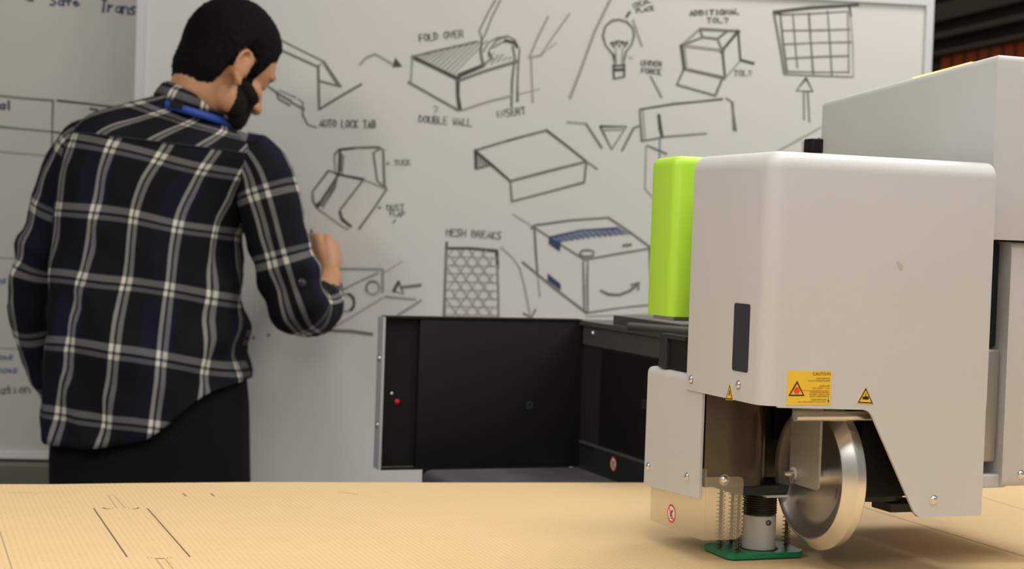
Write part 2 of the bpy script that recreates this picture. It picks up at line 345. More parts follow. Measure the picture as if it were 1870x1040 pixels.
it = [('i3', 7, [(753, 104), (838, 145)]), ('i2', 4, [(753, 104), (790, 94), (872, 76)]), ('i3', 7, [(836, 145), (836, 175), (840, 200)]), ('i3', 7, [(838, 138), (882, 120)]), ('i2', 5, [(836, 148), (885, 130), (945, 112)]), ('i2', 4, [(746, 150), (790, 175), (838, 202)]),
      ('i1', 4, [(842, 202), (890, 186), (935, 175)]), ('i1', 3, [(753, 104), (751, 148)]), ('i2', 3, [(905, 0), (892, 22), (875, 57), (881, 70), (877, 95), (882, 121)]), ('i3', 4, [(880, 70), (878, 95), (883, 120)]), ('i2', 3, [(914, 0), (898, 32), (884, 68)]),
      ('i2', 3, [(893, 104), (894, 90), (908, 73), (925, 66), (940, 72), (949, 92), (946, 120), (944, 186)]), ('i2', 3, [(882, 95), (892, 78), (908, 69), (925, 67)]), ('i2', 3, [(900, 88), (915, 78), (930, 76)]), ('i3', 6, [(922, 74), (940, 78), (944, 86)]), ('i2', 4, [(936, 84), (940, 105), (935, 150), (934, 195)]), ('i2', 3, [(948, 95), (945, 150), (946, 185)]), ('i3', 5, [(892, 96), (899, 106)]), ('i2', 4, [(880, 120), (900, 106)])]
for k in range(10):
    t = .08 + k * .088
    it.append(('i1', 3, [lp((760, 103), (890, 74), t + .12), lp((756, 106), (838, 140), t)]))
for k in range(5): it.append(('i1', 3, [(902 + k * 8, 96 + k * 2 + (k % 2) * 3), (886 + k * 11, 120 - k * 3)]))
it += [('i1', 3, [(1001, 30), (980, 73), (967, 104)]), ('i1', 3, [(1040, 25), (986, 102), (1015, 79)]), ('i1', 3, [(966, 105), (990, 101)]), ('i1', 2.5, [(970, 106), (973, 188)]), ('i1', 2, [(948, 172), (985, 163)]), ('i1', 3, [(795, 205), (800, 197), (793, 194)])]
SK('fold_over_box_sketch', it + write('FOLD OVER', 767, 78, 82, 15, 6) + write('DOUBLE WALL', 765, 226, 98, 15, -4) + write('INSERT', 907, 217, 56, 14, 8))
SK('light_bulb_sketch', [('i2', 4, [(1122, 110), (1119, 99), (1106, 83), (1101, 66), (1105, 49), (1117, 38), (1130, 36), (1145, 40), (1156, 52), (1158, 66), (1153, 82), (1143, 95), (1140, 108)]), ('i3', 4, [(1121, 100), (1122, 108)]), ('i3', 4, [(1120, 119), (1121, 144)]), ('i3', 4, [(1140, 118), (1140, 141)]), ('i3', 4, [(1120, 121), (1140, 119)]), ('i3', 5, [(1120, 128), (1140, 127)]), ('i2', 4, [(1121, 144), (1140, 140)]), ('i2', 3, [(1122, 108), (1122, 118)]), ('i2', 3, [(1140, 108), (1139, 118)]),
    ('i3', 4, [(1116, 78), (1121, 86), (1126, 76), (1131, 86), (1136, 76), (1141, 86), (1146, 77)]), ('i3', 3, [(1116, 79), (1130, 75), (1146, 79)]), ('i1', 2.5, [(1124, 88), (1126, 118)]), ('i1', 2.5, [(1137, 88), (1135, 118)]), ('i1', 3, [(1156, 36), (1172, 84)]), ('i3', 5, [(1150, 22), (1144, 31)]), ('i1', 2, [(1148, 104), (1156, 107)]), ('i2', 4, [(1188, 140), (1208, 178)])]
    + write('IDEAL', 1157, 18, 36, 11, 22) + write('PLACE', 1163, 25, 34, 9, 10) + write('UNDER', 1170, 121, 40, 11, -4) + write('FORCE', 1171, 135, 38, 11, -5))
SK('diagonal_line_sketch', [('i1', 5, [(1117, -6), (1085, 60), (1060, 130), (1041, 179)])])
A_, B_, C_, D_, E_, F_, G_, H_, I_ = (1244, 83), (1278, 53), (1348, 57), (1319, 92), (1249, 126), (1324, 143), (1352, 111), (1236, 155), (1306, 175)
SK('open_cube_sketch', [('i1', 4, [A_, B_]), ('i2', 5, [B_, C_]), ('i3', 5, [C_, D_]), ('i1', 5, [D_, A_]), ('i2', 4, [B_, (1283, 68), (1310, 71), D_]), ('i2', 4, [A_, (1283, 68)]), ('i2', 4, [(1310, 71), (1328, 57)]), ('i3', 5, [A_, E_]), ('i1', 3, [(1250, 86), (1254, 126)]), ('i3', 5, [D_, F_]), ('i2', 6, [E_, F_]), ('i3', 5, [C_, G_]), ('i1', 3, [G_, F_]), ('i2', 4, [E_, H_]), ('i2', 5, [H_, I_]), ('i2', 5, [I_, (1319, 144)]), ('i3', 6, [(1353, 110), (1376, 116)]), ('i3', 8, [A_, (1246, 85)]), ('i3', 9, [D_, (1318, 95)]), ('i3', 8, [C_, (1347, 59)])]
    + write('ADDITIONAL', 1260, 30, 92, 10, 2, lw=3) + write('TOL?', 1291, 43, 42, 10) + write('TOL?', 1341, 140, 34, 11, key='i2'))
SK('grid_sketch', [('i3', 5, [(1413, 22), (1480, 14), (1567, 9)]), ('i2', 4, [(1413, 22), (1425, 90), (1432, 135)]), ('i2', 4, [(1425, 27), (1430, 80), (1437, 132)]), ('i3', 6, [(1413, 22), (1425, 25)]), ('i2', 3, [(1432, 136), (1557, 141)]), ('i1', 3, [(1552, 10), (1557, 80), (1558, 141)]), ('i3', 4, [(1551, 12), (1554, 30)]), ('i2', 3, [(1548, 22), (1550, 134)]), ('i2', 3, [(1437, 131), (1550, 132)]),
    ('i2', 3, [(1448, 27), (1456, 124)]), ('i2', 4, [(1477, 24), (1485, 135)]), ('i2', 3, [(1511, 20), (1519, 138)]), ('i2', 3, [(1425, 27), (1548, 21)]), ('i2', 3, [(1429, 56), (1552, 54)]), ('i2', 3, [(1431, 81), (1554, 77)]), ('i2', 3, [(1436, 107), (1550, 102)]),
    ('i3', 4, [(1472, 143), (1454, 166), (1484, 167), (1472, 143)]), ('i2', 3, [(1468, 168), (1468, 219)]), ('i2', 3, [(1475, 168), (1478, 223)])])
SK('slotted_panel_sketch', [('i3', 4, [(1169, 200), (1230, 190), (1319, 181)]), ('i2', 4, [(1326, 180), (1336, 186), (1344, 239)]), ('i2', 4, [(1338, 188), (1340, 238)]), ('i2', 4, [(1168, 201), (1172, 258)]), ('i1', 3, [(1174, 202), (1178, 256)]), ('i2', 3, [(1172, 258), (1215, 250), (1290, 244)]), ('i3', 6, [(1203, 210), (1206, 235), (1209, 250)]), ('ib1', 3, [(1205, 250), (1204, 330)])])
SK('corner_sketch', [('i2', 4, [(1182, 266), (1217, 281)]), ('i1', 2.5, [(1180, 266), (1178, 345), (1205, 375)])])
SK('gable_sketch', [('i1', 2.5, [(1420, 276), (1500, 232)]), ('i2', 3, [(1467, 278), (1466, 260), (1500, 258)])])
SK('vee_sketch', [('i1', 3, [(1036, 223), (1070, 226)]), ('i2', 4, [(1070, 226), (1099, 270)]), ('i3', 4, [(1096, 231), (1144, 231), (1117, 273), (1096, 231)]), ('i1', 3, [(1100, 238), (1140, 236)]), ('i2', 4, [(1166, 231), (1157, 234), (1136, 275)])])
it = [('i2', 4, [(867, 275), (930, 256), (998, 238)]), ('i3', 3, [(925, 258), (955, 249)]), ('i3', 4, [(998, 238), (1036, 267), (1071, 295)]), ('i2', 3, [(1071, 295), (1091, 309)]), ('i3', 5, [(867, 275), (900, 303), (932, 331)]), ('i2', 4, [(932, 331), (1000, 313), (1071, 295)]), ('i2', 4, [(932, 331), (935, 368)]), ('i2', 4, [(935, 368), (1000, 351), (1067, 333), (1071, 295)]), ('i3', 5, [(868, 275), (869, 309)]), ('i2', 4, [(869, 309), (898, 301)])]
for k in range(5): it.append(('i2', 2.5, [(872 + 4 * k, 281 + 4 * k), (872 + 4.5 * k, 308 - k)]))
SK('flat_carton_sketch', it)
it = [('i1', 3, [(937, 392), (976, 416)]), ('i2', 4, [(970, 418), (976, 412), (1040, 403), (1111, 398)]), ('i2', 4, [(1111, 398), (1150, 424), (1190, 454)]), ('i2', 4, [(976, 416), (1068, 475)]), ('i2', 4, [(1068, 475), (1188, 454)]), ('i2', 4, [(976, 418), (982, 505)]), ('i1', 3, [(982, 505), (986, 543)]), ('i2', 4, [(954, 479), (1010, 525), (1071, 572)]), ('i2', 4, [(1065, 478), (1067, 570)]), ('i2', 4, [(1073, 478), (1073, 571)]), ('i2', 5, [(1187, 455), (1188, 557)]), ('i2', 3, [(1071, 572), (1130, 563), (1188, 557)]), ('i1', 2, [(1070, 578), (1195, 574)]),
      ('ib1', 0, [(1022, 443), (1002, 434), (1060, 420), (1130, 416), (1152, 428), (1080, 432)]), ('ib', 4, [(1004, 434), (1060, 421), (1128, 417)]), ('ib', 0, [(1002, 434), (1024, 442), (1024, 450), (1022, 460), (1002, 446)]), ('ib', 0, [(1000, 499), (1024, 519), (1024, 531), (1000, 513)]),
      ('i2', 4, arc(1072, 463, 13, 6, 20, 340)), ('i2', 5, [(1138, 449), (1152, 447)]), ('i2', 5, [(1097, 531), (1111, 538), (1131, 539), (1151, 531), (1166, 518)]), ('i2', 4, [(1152, 521), (1167, 516), (1165, 530)])]
for k in range(12): it.append(('ib', 2, [(1012 + k * 10.5, 432 - k * 1.2), (1026 + k * 10, 441 - k * 1.1)]))
SK('taped_carton_sketch', it, 'sketched carton with blue tape and a smile arrow')
it = [('i3', 5, [(816, 443), (815, 454)]), ('i3', 6, [(815, 454), (860, 454), (908, 459)]), ('i2', 5, [(815, 454), (812, 540), (810, 640)]), ('i3', 6, [(907, 460), (909, 490)]), ('i2', 4, [(908, 485), (912, 640)])]
for k in range(12): it.append(('i1', 2.4, [(815, 470 + 15 * k), (909, 472 + 15 * k)]))
for k in range(-9, 5):
    def clip(x0, s):
        out = []
        for j in range(13):
            y = 457 + j * 15; x = x0 + s * (y - 457) * .7
            if 815 < x < 909: out.append((x, y))
        return out
    for x0, s in ((815 + 21 * k, 1), (910 - 21 * k, -1)):
        c = clip(x0 + random.uniform(-1, 1), s)
        if len(c) > 1: it.append(('i1', 2.4, c))
SK('mesh_panel_sketch', it + write('MESH BREAKS', 815, 432, 102, 14, -4, 'i2', 2.6))
SK('curved_arrow_sketch', [('i1', 3, [(915, 452), (936, 471), (949, 490), (958, 524), (968, 575)]), ('i2', 4, [(956, 573), (970, 580), (978, 566)])])
it = [('i2', 4, [(611, 283), (619, 273), (650, 270), (691, 269), (700, 274), (702, 338), (706, 346)]), ('i3', 4, [(620, 274), (645, 271)]), ('i3', 5, [(621, 275), (619, 320)]), ('i1', 3, [(611, 283), (613, 318)]), ('i2', 4, [(695, 271), (682, 279), (689, 330), (705, 346)]), ('i2', 4, [(620, 318), (600, 312), (571, 350), (572, 367), (579, 380)]), ('i1', 3, [(579, 380), (621, 411), (636, 419)]), ('i3', 5, [(614, 318), (640, 323), (664, 328)]), ('i1', 3, [(664, 328), (704, 345)]), ('i2', 4, [(664, 328), (621, 384), (622, 396), (641, 413)]), ('i3', 5, [(621, 388), (625, 402), (641, 414)]), ('i3', 4, [(618, 320), (579, 378)]), ('i3', 8, [(579, 377), (583, 373)]), ('i2', 4, [(706, 346), (680, 385), (656, 418)])]
for k in range(8): it.append(('i2', 2.5, [(616 - k * 4, 325 + 6 * k), (612 - k * 3, 345 + 5 * k)]))
for k in range(7): it.append(('i2', 2.5, [(622, 280 + 5 * k), (629 - k * .6, 287 + 5 * k)]))
SK('tuck_box_sketch', it + write('< TUCK', 706, 305, 46, 11, 3, 'i2') + write('< DUST', 690, 386, 50, 12, 0, 'i2') + write('FLAP', 712, 396, 28, 11, -3, 'i2') + [('i2', 3, [(722, 402), (718, 407)])])
SK('punched_strip_sketch', [('i1', 4, [(612, 491), (699, 492)]), ('i1', 4, [(699, 492), (699, 534)]), ('i1', 4, [(616, 535), (650, 517), (690, 499)]), ('i1', 3, arc(681, 526, 12, 12, 0, 360, 22)), ('i2', 4, arc(681, 526, 12, 12, 150, 310)), ('i1', 3, arc(633, 553, 14, 16, 0, 360, 22)), ('i3', 5, arc(633, 553, 14, 16, -80, 60)), ('ip', 4, [(600, 604), (650, 574), (699, 544)]), ('i2', 5, [(602, 604), (640, 605), (680, 611)]), ('i1', 4, [(703, 542), (759, 547)]), ('i1', 4, [(769, 549), (725, 577)])])
SK('arrow_sketch', [('i2', 5, [(768, 521), (733, 525)]), ('i3', 5, [(728, 515), (719, 532)]), ('i2', 4, [(728, 515), (737, 538), (719, 532)])])
SK('pink_smear', [('ip', 3, [(699, 500), (735, 478)])])
for p in ((462, 617), (490, 612)): SK('ink_speck', [('i2', 6, [p, (p[0] + 1, p[1] + 1)])])
for nm, its in (('upper', [('i2', 4, [(-20, 173), (97, 184)]), ('i3', 4, [(105, 184), (215, 197)]), ('i2', 4, [(97, 183), (95, 283)]), ('i2', 4, [(-20, 230), (97, 241)]), ('i3', 4, [(97, 241), (120, 245)]), ('i1', 3, [(-20, 275), (97, 285)])]), ('r', [('i1', 3, [(-20, 470), (60, 474)])]), ('r', [('i1', 3, [(-20, 636), (60, 638)])]), ('r', [('i3', 5, [(165, 199), (178, 201)])])):
    strokes('ruled_table' if nm == 'upper' else 'ruled_line', its, left, LO)
for args in (('Safe', 92, 12, 56, 20, -2, 'ib', 4), ('Trans', 184, 25, 66, 26, -5, 'ib', 4), ('&', 48, 3, 18, 12, 0, 'ib', 4), ('al', 0, 202, 24, 18, 0, 'ib', 4), ('ons', -14, 518, 27, 12, 0, 'ib1', 4), ('nces', -14, 658, 40, 12, 0, 'ib1', 4), ('onces', -14, 683, 48, 14, 0, 'ib1', 4), ('lation', -10, 724, 68, 18, 4, 'i2', 3.5)):
    strokes('handwriting', write(*args), left, LO)

# ------------------------------------------------------------------ storage rack far right
RA = math.radians(14); RD = Vector((-math.sin(RA), math.cos(RA), 0)); RN = Vector((math.cos(RA), math.sin(RA), 0))
RP = at(1790, 80, 5.6)
rb = thing('storage_rack', 'dark brown storage rack with a row of orange panels, right of the whiteboard', 'rack', (RP.x, RP.y, 0))
def rk(x, y):
    p = on_plane(x, y, RP, RN); return (p - RP).dot(RD), p.z
def rp(s, z, t): p = RP + RD * s + RN * t; return Vector((p.x, p.y, z))
s0, s1 = rk(1905, 60)[0], rk(1640, 60)[0]
def zz(y): return rk(1790, y)[1]
def rbeam(y0, y1, t, mt): MB().prism([(s0, zz(y1)), (s1, zz(y1)), (s1, zz(y0)), (s0, zz(y0))], rp, t, t + .12).build('rack_beam', mt, rb, world=True)
rbeam(-60, -8, .10, M['black']); rbeam(-8, 24, -.03, M['rackl']); rbeam(24, 48, .03, M['rackb']); rbeam(48, 58, -.04, M['rackl']); rbeam(58, 82, .03, M['rackb']); rbeam(82, 89, -.04, M['rackl'])
for k in range(11):
    xa = 1719 + 23 * k
    a, b = rk(xa, 110)[0], rk(xa + 15, 110)[0]; c = rk(xa + 23, 110)[0]
    MB().prism([(a, zz(128)), (b, zz(128)), (b, zz(91)), (a, zz(91))], rp, 0, .03).build('rack_panel', M['racko'], rb, world=True)
    MB().prism([(b, zz(140)), (c, zz(140)), (c, zz(89)), (b, zz(89))], rp, .01, .04).build('rack_divider', M['rackp'], rb, world=True)
MB().prism([(s0, zz(160)), (s1, zz(160)), (s1, zz(128)), (s0, zz(128))], rp, -.02, .1).build('rack_beam', M['rackb'], rb, world=True)
for s in (s0 + .05, (s0 + s1) / 2, s1 - .05):
    for t in (.2, .9): MB().prism([(s - .04, 0), (s + .04, 0), (s + .04, zz(-60)), (s - .04, zz(-60))], rp, t, t + .08).build('post', M['rackb'], rb, world=True)
MB().prism([(s0, 0), (s1, 0), (s1, zz(-60)), (s0, zz(-60))], rp, .3, .32).build('back_panel', M['black'], rb, world=True)

# ------------------------------------------------------------------ cutting table and cardboard
far = [(-260, 884), (0, 885), (100, 885), (240, 883), (470, 881), (850, 882), (1170, 882), (1500, 880), (2100, 876)]
near = [Vector((1.35, .75, 0)), Vector((-1.25, .75, 0))]
FP = [on_table(*p) for p in far]
ct = thing('cutting_table', 'long flat cutting table under the brown cardboard sheet', 'table', (0, 1.4, 0))
poly = [(p.x, p.y + .004 + (.006 if p.x < -.3 else 0)) for p in FP] + [(p.x, p.y - .02) for p in near]
MB().prism(poly, lambda a, b, t: Vector((a, b, t)), TZ - .055, TZ - .0035).build('table_top', M['tdeck'], ct, world=True)
for x in (-1.05, 1.15):
    for y in (.85, 1.75): MB().box((x - .04, y - .04, 0), (x + .04, y + .04, TZ - .055)).build('leg', M['tleg'], ct, world=True)
for y in (.85, 1.75): MB().box((-1.01, y - .03, .25), (1.11, y + .03, .31)).build('stretcher', M['tleg'], ct, world=True)
sh = thing('cardboard_sheet', 'wide tan corrugated cardboard sheet with scored lines, spread on the table', 'cardboard', (0, 1.4, TZ - .003))
poly = [(p.x, p.y) for p in FP] + [(p.x, p.y) for p in near]
MB().prism(poly, lambda a, b, t: Vector((a, b, t)), TZ - .003, TZ).build('sheet', M['kraft'], sh, world=True)
def score(pts, w=.0011, mt='cutink'):
    P = [on_table(*p) for p in pts]; mb = MB()
    for a, b in zip(P, P[1:]):
        t = (b - a).normalized(); n = Vector((-t.y, t.x, 0)) * w
        mb.prism([(a.x + n.x, a.y + n.y), (a.x - n.x, a.y - n.y), (b.x - n.x, b.y - n.y), (b.x + n.x, b.y + n.y)], lambda x, y, z: Vector((x, y, z)), TZ - .0001, TZ + .0002)
    mb.build('score_line', M[mt], sh, world=True)
score([(171, 929), (232, 1018)], .0008); score([(269, 929), (347, 1018)], .0008)
score([(0, 972), (24, 1046)], .0007, 'cutfaint')
score([(198, 906), (212, 928)], .0006, 'cutfaint'); score([(209, 906), (228, 928)], .0006, 'cutfaint')
score([(188, 928), (192, 930), (202, 930)]); score([(242, 930), (250, 930), (253, 928)])
for p in ((206, 929), (212, 928), (228, 928), (236, 929), (270, 1019), (277, 1020), (306, 1020), (312, 1019), (65, 903), (71, 901)): score([(p[0] - 1, p[1]), (p[0] + 1, p[1])], .0012)
score([(283, 1021), (301, 1021)], .0012); score([(286, 1023), (302, 1045)], .0007, 'cutfaint'); score([(302, 1022), (320, 1045)], .0007, 'cutfaint')
score([(334, 902), (340, 907)], .001); score([(385, 902), (391, 907)], .001); score([(15, 900), (62, 901)], .0008, 'cutfaint')
for k in range(6): score([(620 + 6 * k, 899 + .8 * k), (623 + 6 * k, 900 + .8 * k)], .0012, 'cutfaint')
score([(1560, 922), (1658, 952), (1870, 1017), (1960, 1045)], .0006, 'cutink'); score([(1720, 886), (1792, 908), (1900, 941)], .0006, 'cutfaint')

# ------------------------------------------------------------------ machine frame: u right along the front, v away, z up from the cardboard
A = math.radians(20.5)
OX, OY = 0.2369, 1.5264
def fu(a, b, t): return Vector((t, a, b))          # polygon in (v, z), extruded along u
def fv(a, b, t): return Vector((a, t, b))          # polygon in (u, z), extruded along v
def fz(a, b, t): return Vector((a, b, t))
hd = thing('cutting_machine', 'light grey and lime green cutter head with a crease wheel, over the cardboard', 'machine', (OX, OY, .95), A)
def screw(parent, p, ax, r=.0036):
    ax = Vector(ax)
    MB().lathe([(0, r * 1.25), (.0006, r * 1.25), (.0007, r), (r * .45, r * .85), (r * .72, r * .5), (r * .74, r * .30), (r * .45, r * .28)], Vector(p), ax, 14).build('screw', M['chrome'], parent, 40)
def rounded(pts, r, n=5):
    out = []; N = len(pts)
    for k in range(N):
        p = Vector(pts[k]); rr = r[k] if isinstance(r, (list, tuple)) else r
        if rr <= 0: out.append(tuple(p)); continue
        a = (Vector(pts[k - 1]) - p).normalized(); b = (Vector(pts[(k + 1) % N]) - p).normalized()
        s, e = p + a * rr, p + b * rr
        for j in range(n + 1):
            t = j / n; out.append(tuple(s * (1 - t) ** 2 + p * 2 * t * (1 - t) + e * t * t))
    return out
# front cover
fc = MB()
fc.box((0, 0, .1515), (.25, .158, .3905), bev=.017, seg=6, sel=lambda c: (c.x < -.1 and c.y < -.05) or (c.z > .1 and (c.x < -.1 or c.y < -.05)))
fc.prism(rounded([(.0165, .1515), (.0165, .150), (.1165, .1475), (.174, .0425), (.2495, .0425), (.2495, .1515)], [0, 0, .008, .008, .003, 0]), fv, 0.0, .003)
fc.box((.2465, .003, .0435), (.2495, .10, .1515))
fco = fc.build('front_cover', M['cover'], hd, 28)
MB().prism(rounded([(.030, .180), (.061, .180), (.061, .245), (.030, .245)], .003), fu, -.0006, .002).build('sensor_window', M['slot'], fco)
for v, z in ((.147, .163), (.047, .167)): screw(fco, (0, v, z), (-1, 0, 0))
screw(fco, (.193, 0, .0595), (0, -1, 0)); screw(fco, (.190, .02, .0435), (0, 0, -1), .005)
def label_mesh(parts, place, off=.0003): pass
lb = MB(); LX = lambda x, z, t=0: Vector((.0255 + x, -.0003 - t, .1525 + z))
def flat(mb, poly, fn, mi, t): mb.add([fn(p[0], p[1], t) for p in poly], [tuple(range(len(poly)))], mi)
LW, LH = .0475, .0322
lb.prism([(0, 0), (LW, 0), (LW, LH), (0, LH)], lambda a, b, t: Vector((.0255 + a, -t, .1525 + b)), 0, .0003)
def tri(mb, fn, x, z, w, h, bw_, t):
    flat(mb, [(x, z), (x + w, z), (x + w / 2, z + h)], fn, 1, t)
    flat(mb, [(x + bw_ * 1.7, z + bw_), (x + w - bw_ * 1.7, z + bw_), (x + w / 2, z + h - bw_ * 2.1)], fn, 0, t + .0001)
tri(lb, LX, .0015, .0085, .0175, .0145, .0013, .0001)
cxr, czr = .0103, .0138
star = []
for k in range(40):
    rr = (.0043, .0026)[k % 2]; star.append((cxr + rr * math.cos(k * math.pi / 20), czr + rr * math.sin(k * math.pi / 20)))
flat(lb, star, LX, 2, .0003); flat(lb, [(cxr, czr - .0002), (.0455, czr - .0002), (.0455, czr + .0002), (cxr, czr + .0002)], LX, 2, .00025)
def ltxt(s, x, z, size, align='RIGHT', sx=1):
    v, f = textmesh(s, size, align); lb.add([LX(x + p.x * sx, z + p.y, .0002) for p in v], f, 1)
ltxt('CAUTION', .0462, .0280, .0043)
for s, z in (('LASER RADIATION', .0244), ('DO NOT STARE INTO BEAM', .0222), ('DIODE LASER', .0173), ('MAX OUTPUT < 1 mW', .0152), ('WAVELENGTH 630-680nm', .0115), ('EN 60825-1: 1994+A11:1996', .0095), ('CLASS 2 LASER PRODUCT', .0075)): ltxt(s, .0457, z, .0020, sx=.92)
ltxt('AVOID EXPOSURE', .0425, .0043, .0020); ltxt('Laser radiation emitted from this aperture', .0425, .0025, .0018)
flat(lb, [(.0446, .007), (.0450, .007), (.0450, .0045), (.0446, .0045)], LX, 1, .0002); flat(lb, [(.0438, .0045), (.0458, .0045), (.0448, .0018)], LX, 1, .0002)
lb.build('laser_warning_label', [M['yellow'], M['ink'], M['red']], fco, fix=False)['label'] = 'yellow label reading CAUTION with a laser triangle'
wt = MB(); TX = lambda x, z, t=0: Vector((.1025 + x, -.0004 - t, .1545 + z - x * .05))
wt.prism([(-.0006, -.0006), (.0176, -.0006), (.0085, .0160)], lambda a, b, t: TX(a, b, -t - .0004), -.0004, 0)
tri(wt, TX, 0, 0, .017, .0148, .0011, .0001)
flat(wt, [(.0055, .0035), (.0115, .0035), (.0123, .0048), (.0118, .0065), (.0090, .0068), (.0089, .0098), (.0082, .0098), (.0080, .0066), (.0055, .0062), (.0048, .0048)], TX, 1, .0003)
wt.build('hand_hazard_label', [M['yellow'], M['ink']], fco, fix=False)['label'] = 'yellow triangle with a black hand symbol'
ws = MB(); SX = lambda x, z, t=0: Vector((-.0004 - t, .0713 - x, .1505 + z + x * .08))
ws.prism([(-.0006, -.0006), (.0146, -.0006), (.0070, .0160)], lambda a, b, t: SX(a, b, -t - .0004), -.0004, 0)
tri(ws, SX, 0, 0, .014, .0148, .0011, .0001); flat(ws, [(.006, .004), (.0085, .004), (.0080, .009), (.0065, .009)], SX, 1, .0003)
ws.build('small_hazard_label', [M['yellow'], M['ink']], fco, fix=False)['label'] = 'small yellow hazard triangle'
flat_ = MB(); flat(flat_, [(.139, .290), (.143, .291), (.1455, .285), (.1475, .291), (.1465, .283), (.1445, .2815)], lambda a, b, t: Vector((a, -t, b)), 0, .0002)
flat_.build('scuff_mark', mat('grey_scuff', (.47, .44, .41), .5), fco, fix=False)
# green cover behind
gc = MB(); gc.box((-.001, .200, .2235), (.23, .262, .3925), bev=.010, seg=5, sel=lambda c: (c.x < -.1 and abs(c.z) < .05) or (c.z > .05))
for p in gc.v: p.z += -.02 * (p.y - .2) * (p.z > .3)
gc.build('green_cover', M['green'], hd, 30)
MB().box((.006, .205, .219), (.18, .255, .2235)).build('mounting_plate', M['steel'], hd)
# lower left shell
sc = MB(); 
sc.box((.0015, .1245, .0445), (.0045, .254, .160)); sc.box((.0045, .251, .0445), (.075, .254, .168))
sc.v = []; sc.f = []; sc.i = []
sc.prism(rounded([(.0015, .0445), (.0045, .0445), (.0045, .1635), (.075, .1635), (.075, .1675), (.0015, .1675)], [0, 0, 0, 0, 0, .008]), lambda a, b, t: Vector((a, t, b + (.1245 - t) * (.045 if b < .1 else 0))), .1245, .2535)
sc.box((.0045, .2505, .0445), (.075, .2535, .1635))
sco = sc.build('side_cover', M['cover'], hd, 30)
for v, z in ((.243, .0605), (.151, .063)): screw(sco, (.0015, v, z), (-1, 0, 0))
# guard and smoked panel
gd = MB(); gd.prism(rounded([(.1180, .0035), (.2415, .0025), (.2415, .075), (.1180, .075)], [0, .004, 0, 0]), fu, .0047, .0062)
gd.prism(rounded([(.0062, .0035), (.048, .0035), (.048, .0672), (.0062, .0672)], [0, .010, .006, 0]), fv, .1175, .1188)
gdo = gd.build('transparent_guard', M['guard'], hd)
def ban(parent, fn, R, nm='prohibition_label'):
    b = MB(); n = 28
    c = lambda r: [(r * math.cos(2 * math.pi * k / n), r * math.sin(2 * math.pi * k / n)) for k in range(n)]
    flat(b, c(R), fn, 0, .0001); flat(b, c(R * .78), fn, 1, .0002)
    flat(b, [(-.30 * R, -.55 * R), (.45 * R, -.55 * R), (.45 * R, -.45 * R), (-.30 * R, -.45 * R)], fn, 2, .0003)
    flat(b, [(-.25 * R, -.35 * R), (.35 * R, -.3 * R), (.1 * R, 0), (.4 * R, .3 * R), (.15 * R, .45 * R), (-.1 * R, .1 * R), (-.35 * R, .2 * R)], fn, 2, .0003)
    flat(b, [(-.62 * R, .50 * R), (-.50 * R, .62 * R), (.62 * R, -.50 * R), (.50 * R, -.62 * R)], fn, 0, .0004)
    b.build(nm, [M['red'], M['white'], M['ink']], parent, fix=False)['label'] = 'round red and white no-touching sticker'
ban(gdo, lambda a, b, t: Vector((.0045 - t, .190 - a, .0185 + b)), .0098)
pth = [(.0046, .1195), (.056, .1195)] + [(.056 + .022 * math.sin(math.radians(w)), .1415 - .022 * math.cos(math.radians(w))) for w in range(10, 91, 10)] + [(.078, .165)]
sm = MB()
for k in range(len(pth) - 1):
    (ua, va), (ub, vb) = pth[k], pth[k + 1]
sheet = [(u, v) for u, v in pth] + [(u - (.0015 if k > 1 else 0), v + .0015 * (k < 6)) for k, (u, v) in reversed(list(enumerate(pth)))]
sm.prism(sheet, fz, .057, .151)
smo = sm.build('smoked_panel', M['smoke'], hd, 30); screw(smo, (.027, .1195, .064), (0, -1, 0), .0045)
MB().box((.008, .195, .045), (.14, .215, .1515)).build('inner_frame', M['inner'], hd)
SPU, SPV, PZ = .0862, .150, -.0125
MB().box((.048, .128, .046), (.122, .184, .056), bev=.001).build('mounting_flange', M['darkgrey'], hd)
MB().box((.080, .126, .0435), (.118, .150, .0458)).build('shim_plate', M['plastic'], hd)
MB().lathe([(0, .0205), (.095, .0205)], (SPU - .012, SPV + .015, .056), (0, 0, 1), 32).build('spindle_housing', M['inner'], hd, 40)
sp = MB(); sp.lathe([(0, .0172), (.0345, .0172), (.0350, .0166)], (SPU, SPV, PZ), (0, 0, 1), 32)
spo = sp.build('spindle_sleeve', M['plastic'], hd, 40)
MB().lathe([(0, .0030), (.001, .0030), (.0011, .0016), (-.001, .0015)], (SPU + .0171 * math.sin(.05), SPV - .0171 * math.cos(.05), PZ + .029), (math.sin(.05), -math.cos(.05), 0), 12).build('set_screw', M['bronze'], spo)
MB().lathe([(0, .0142), (.023, .0142)], (SPU, SPV, PZ + .035), (0, 0, 1), 24).build('spindle_core', M['bronze'], hd, 40)
MB().helix((SPU, SPV), .0168, PZ + .0355, PZ + .0565, 8.5, .0010).build('large_spring', M['bronze'], hd, 60)
fp = MB(); fp.prism(rounded([(.0375, .128), (.042, .1215), (.1185, .1215), (.128, .131), (.128, .178), (.119, .186), (.046, .186), (.0375, .178)], .002), fz, PZ - .0055, PZ)
fpo = fp.build('foot_plate', M['footgreen'], hd, 35)
fpo['label'] = 'green pressure foot plate'
MB().lathe([(0, .0205), (.0004, .0205)], (SPU, SPV, PZ), (0, 0, 1), 24).build('foot_recess', M['black'], fpo)
for (u, v) in ((.0445, .157), (.0500, .129), (.0680, .176), (.1175, .148), (.116, .177)):
    z1 = .048
    b = MB(); b.tube([(u, v, PZ), (u, v, z1)], .0019, 8); pin = b.build('guide_pin', M['bronze'], hd, 50)
    MB().helix((u, v), .0042, PZ + .001, z1 - .002, 14, .0005).build('spring', M['bronze'], pin, 60)
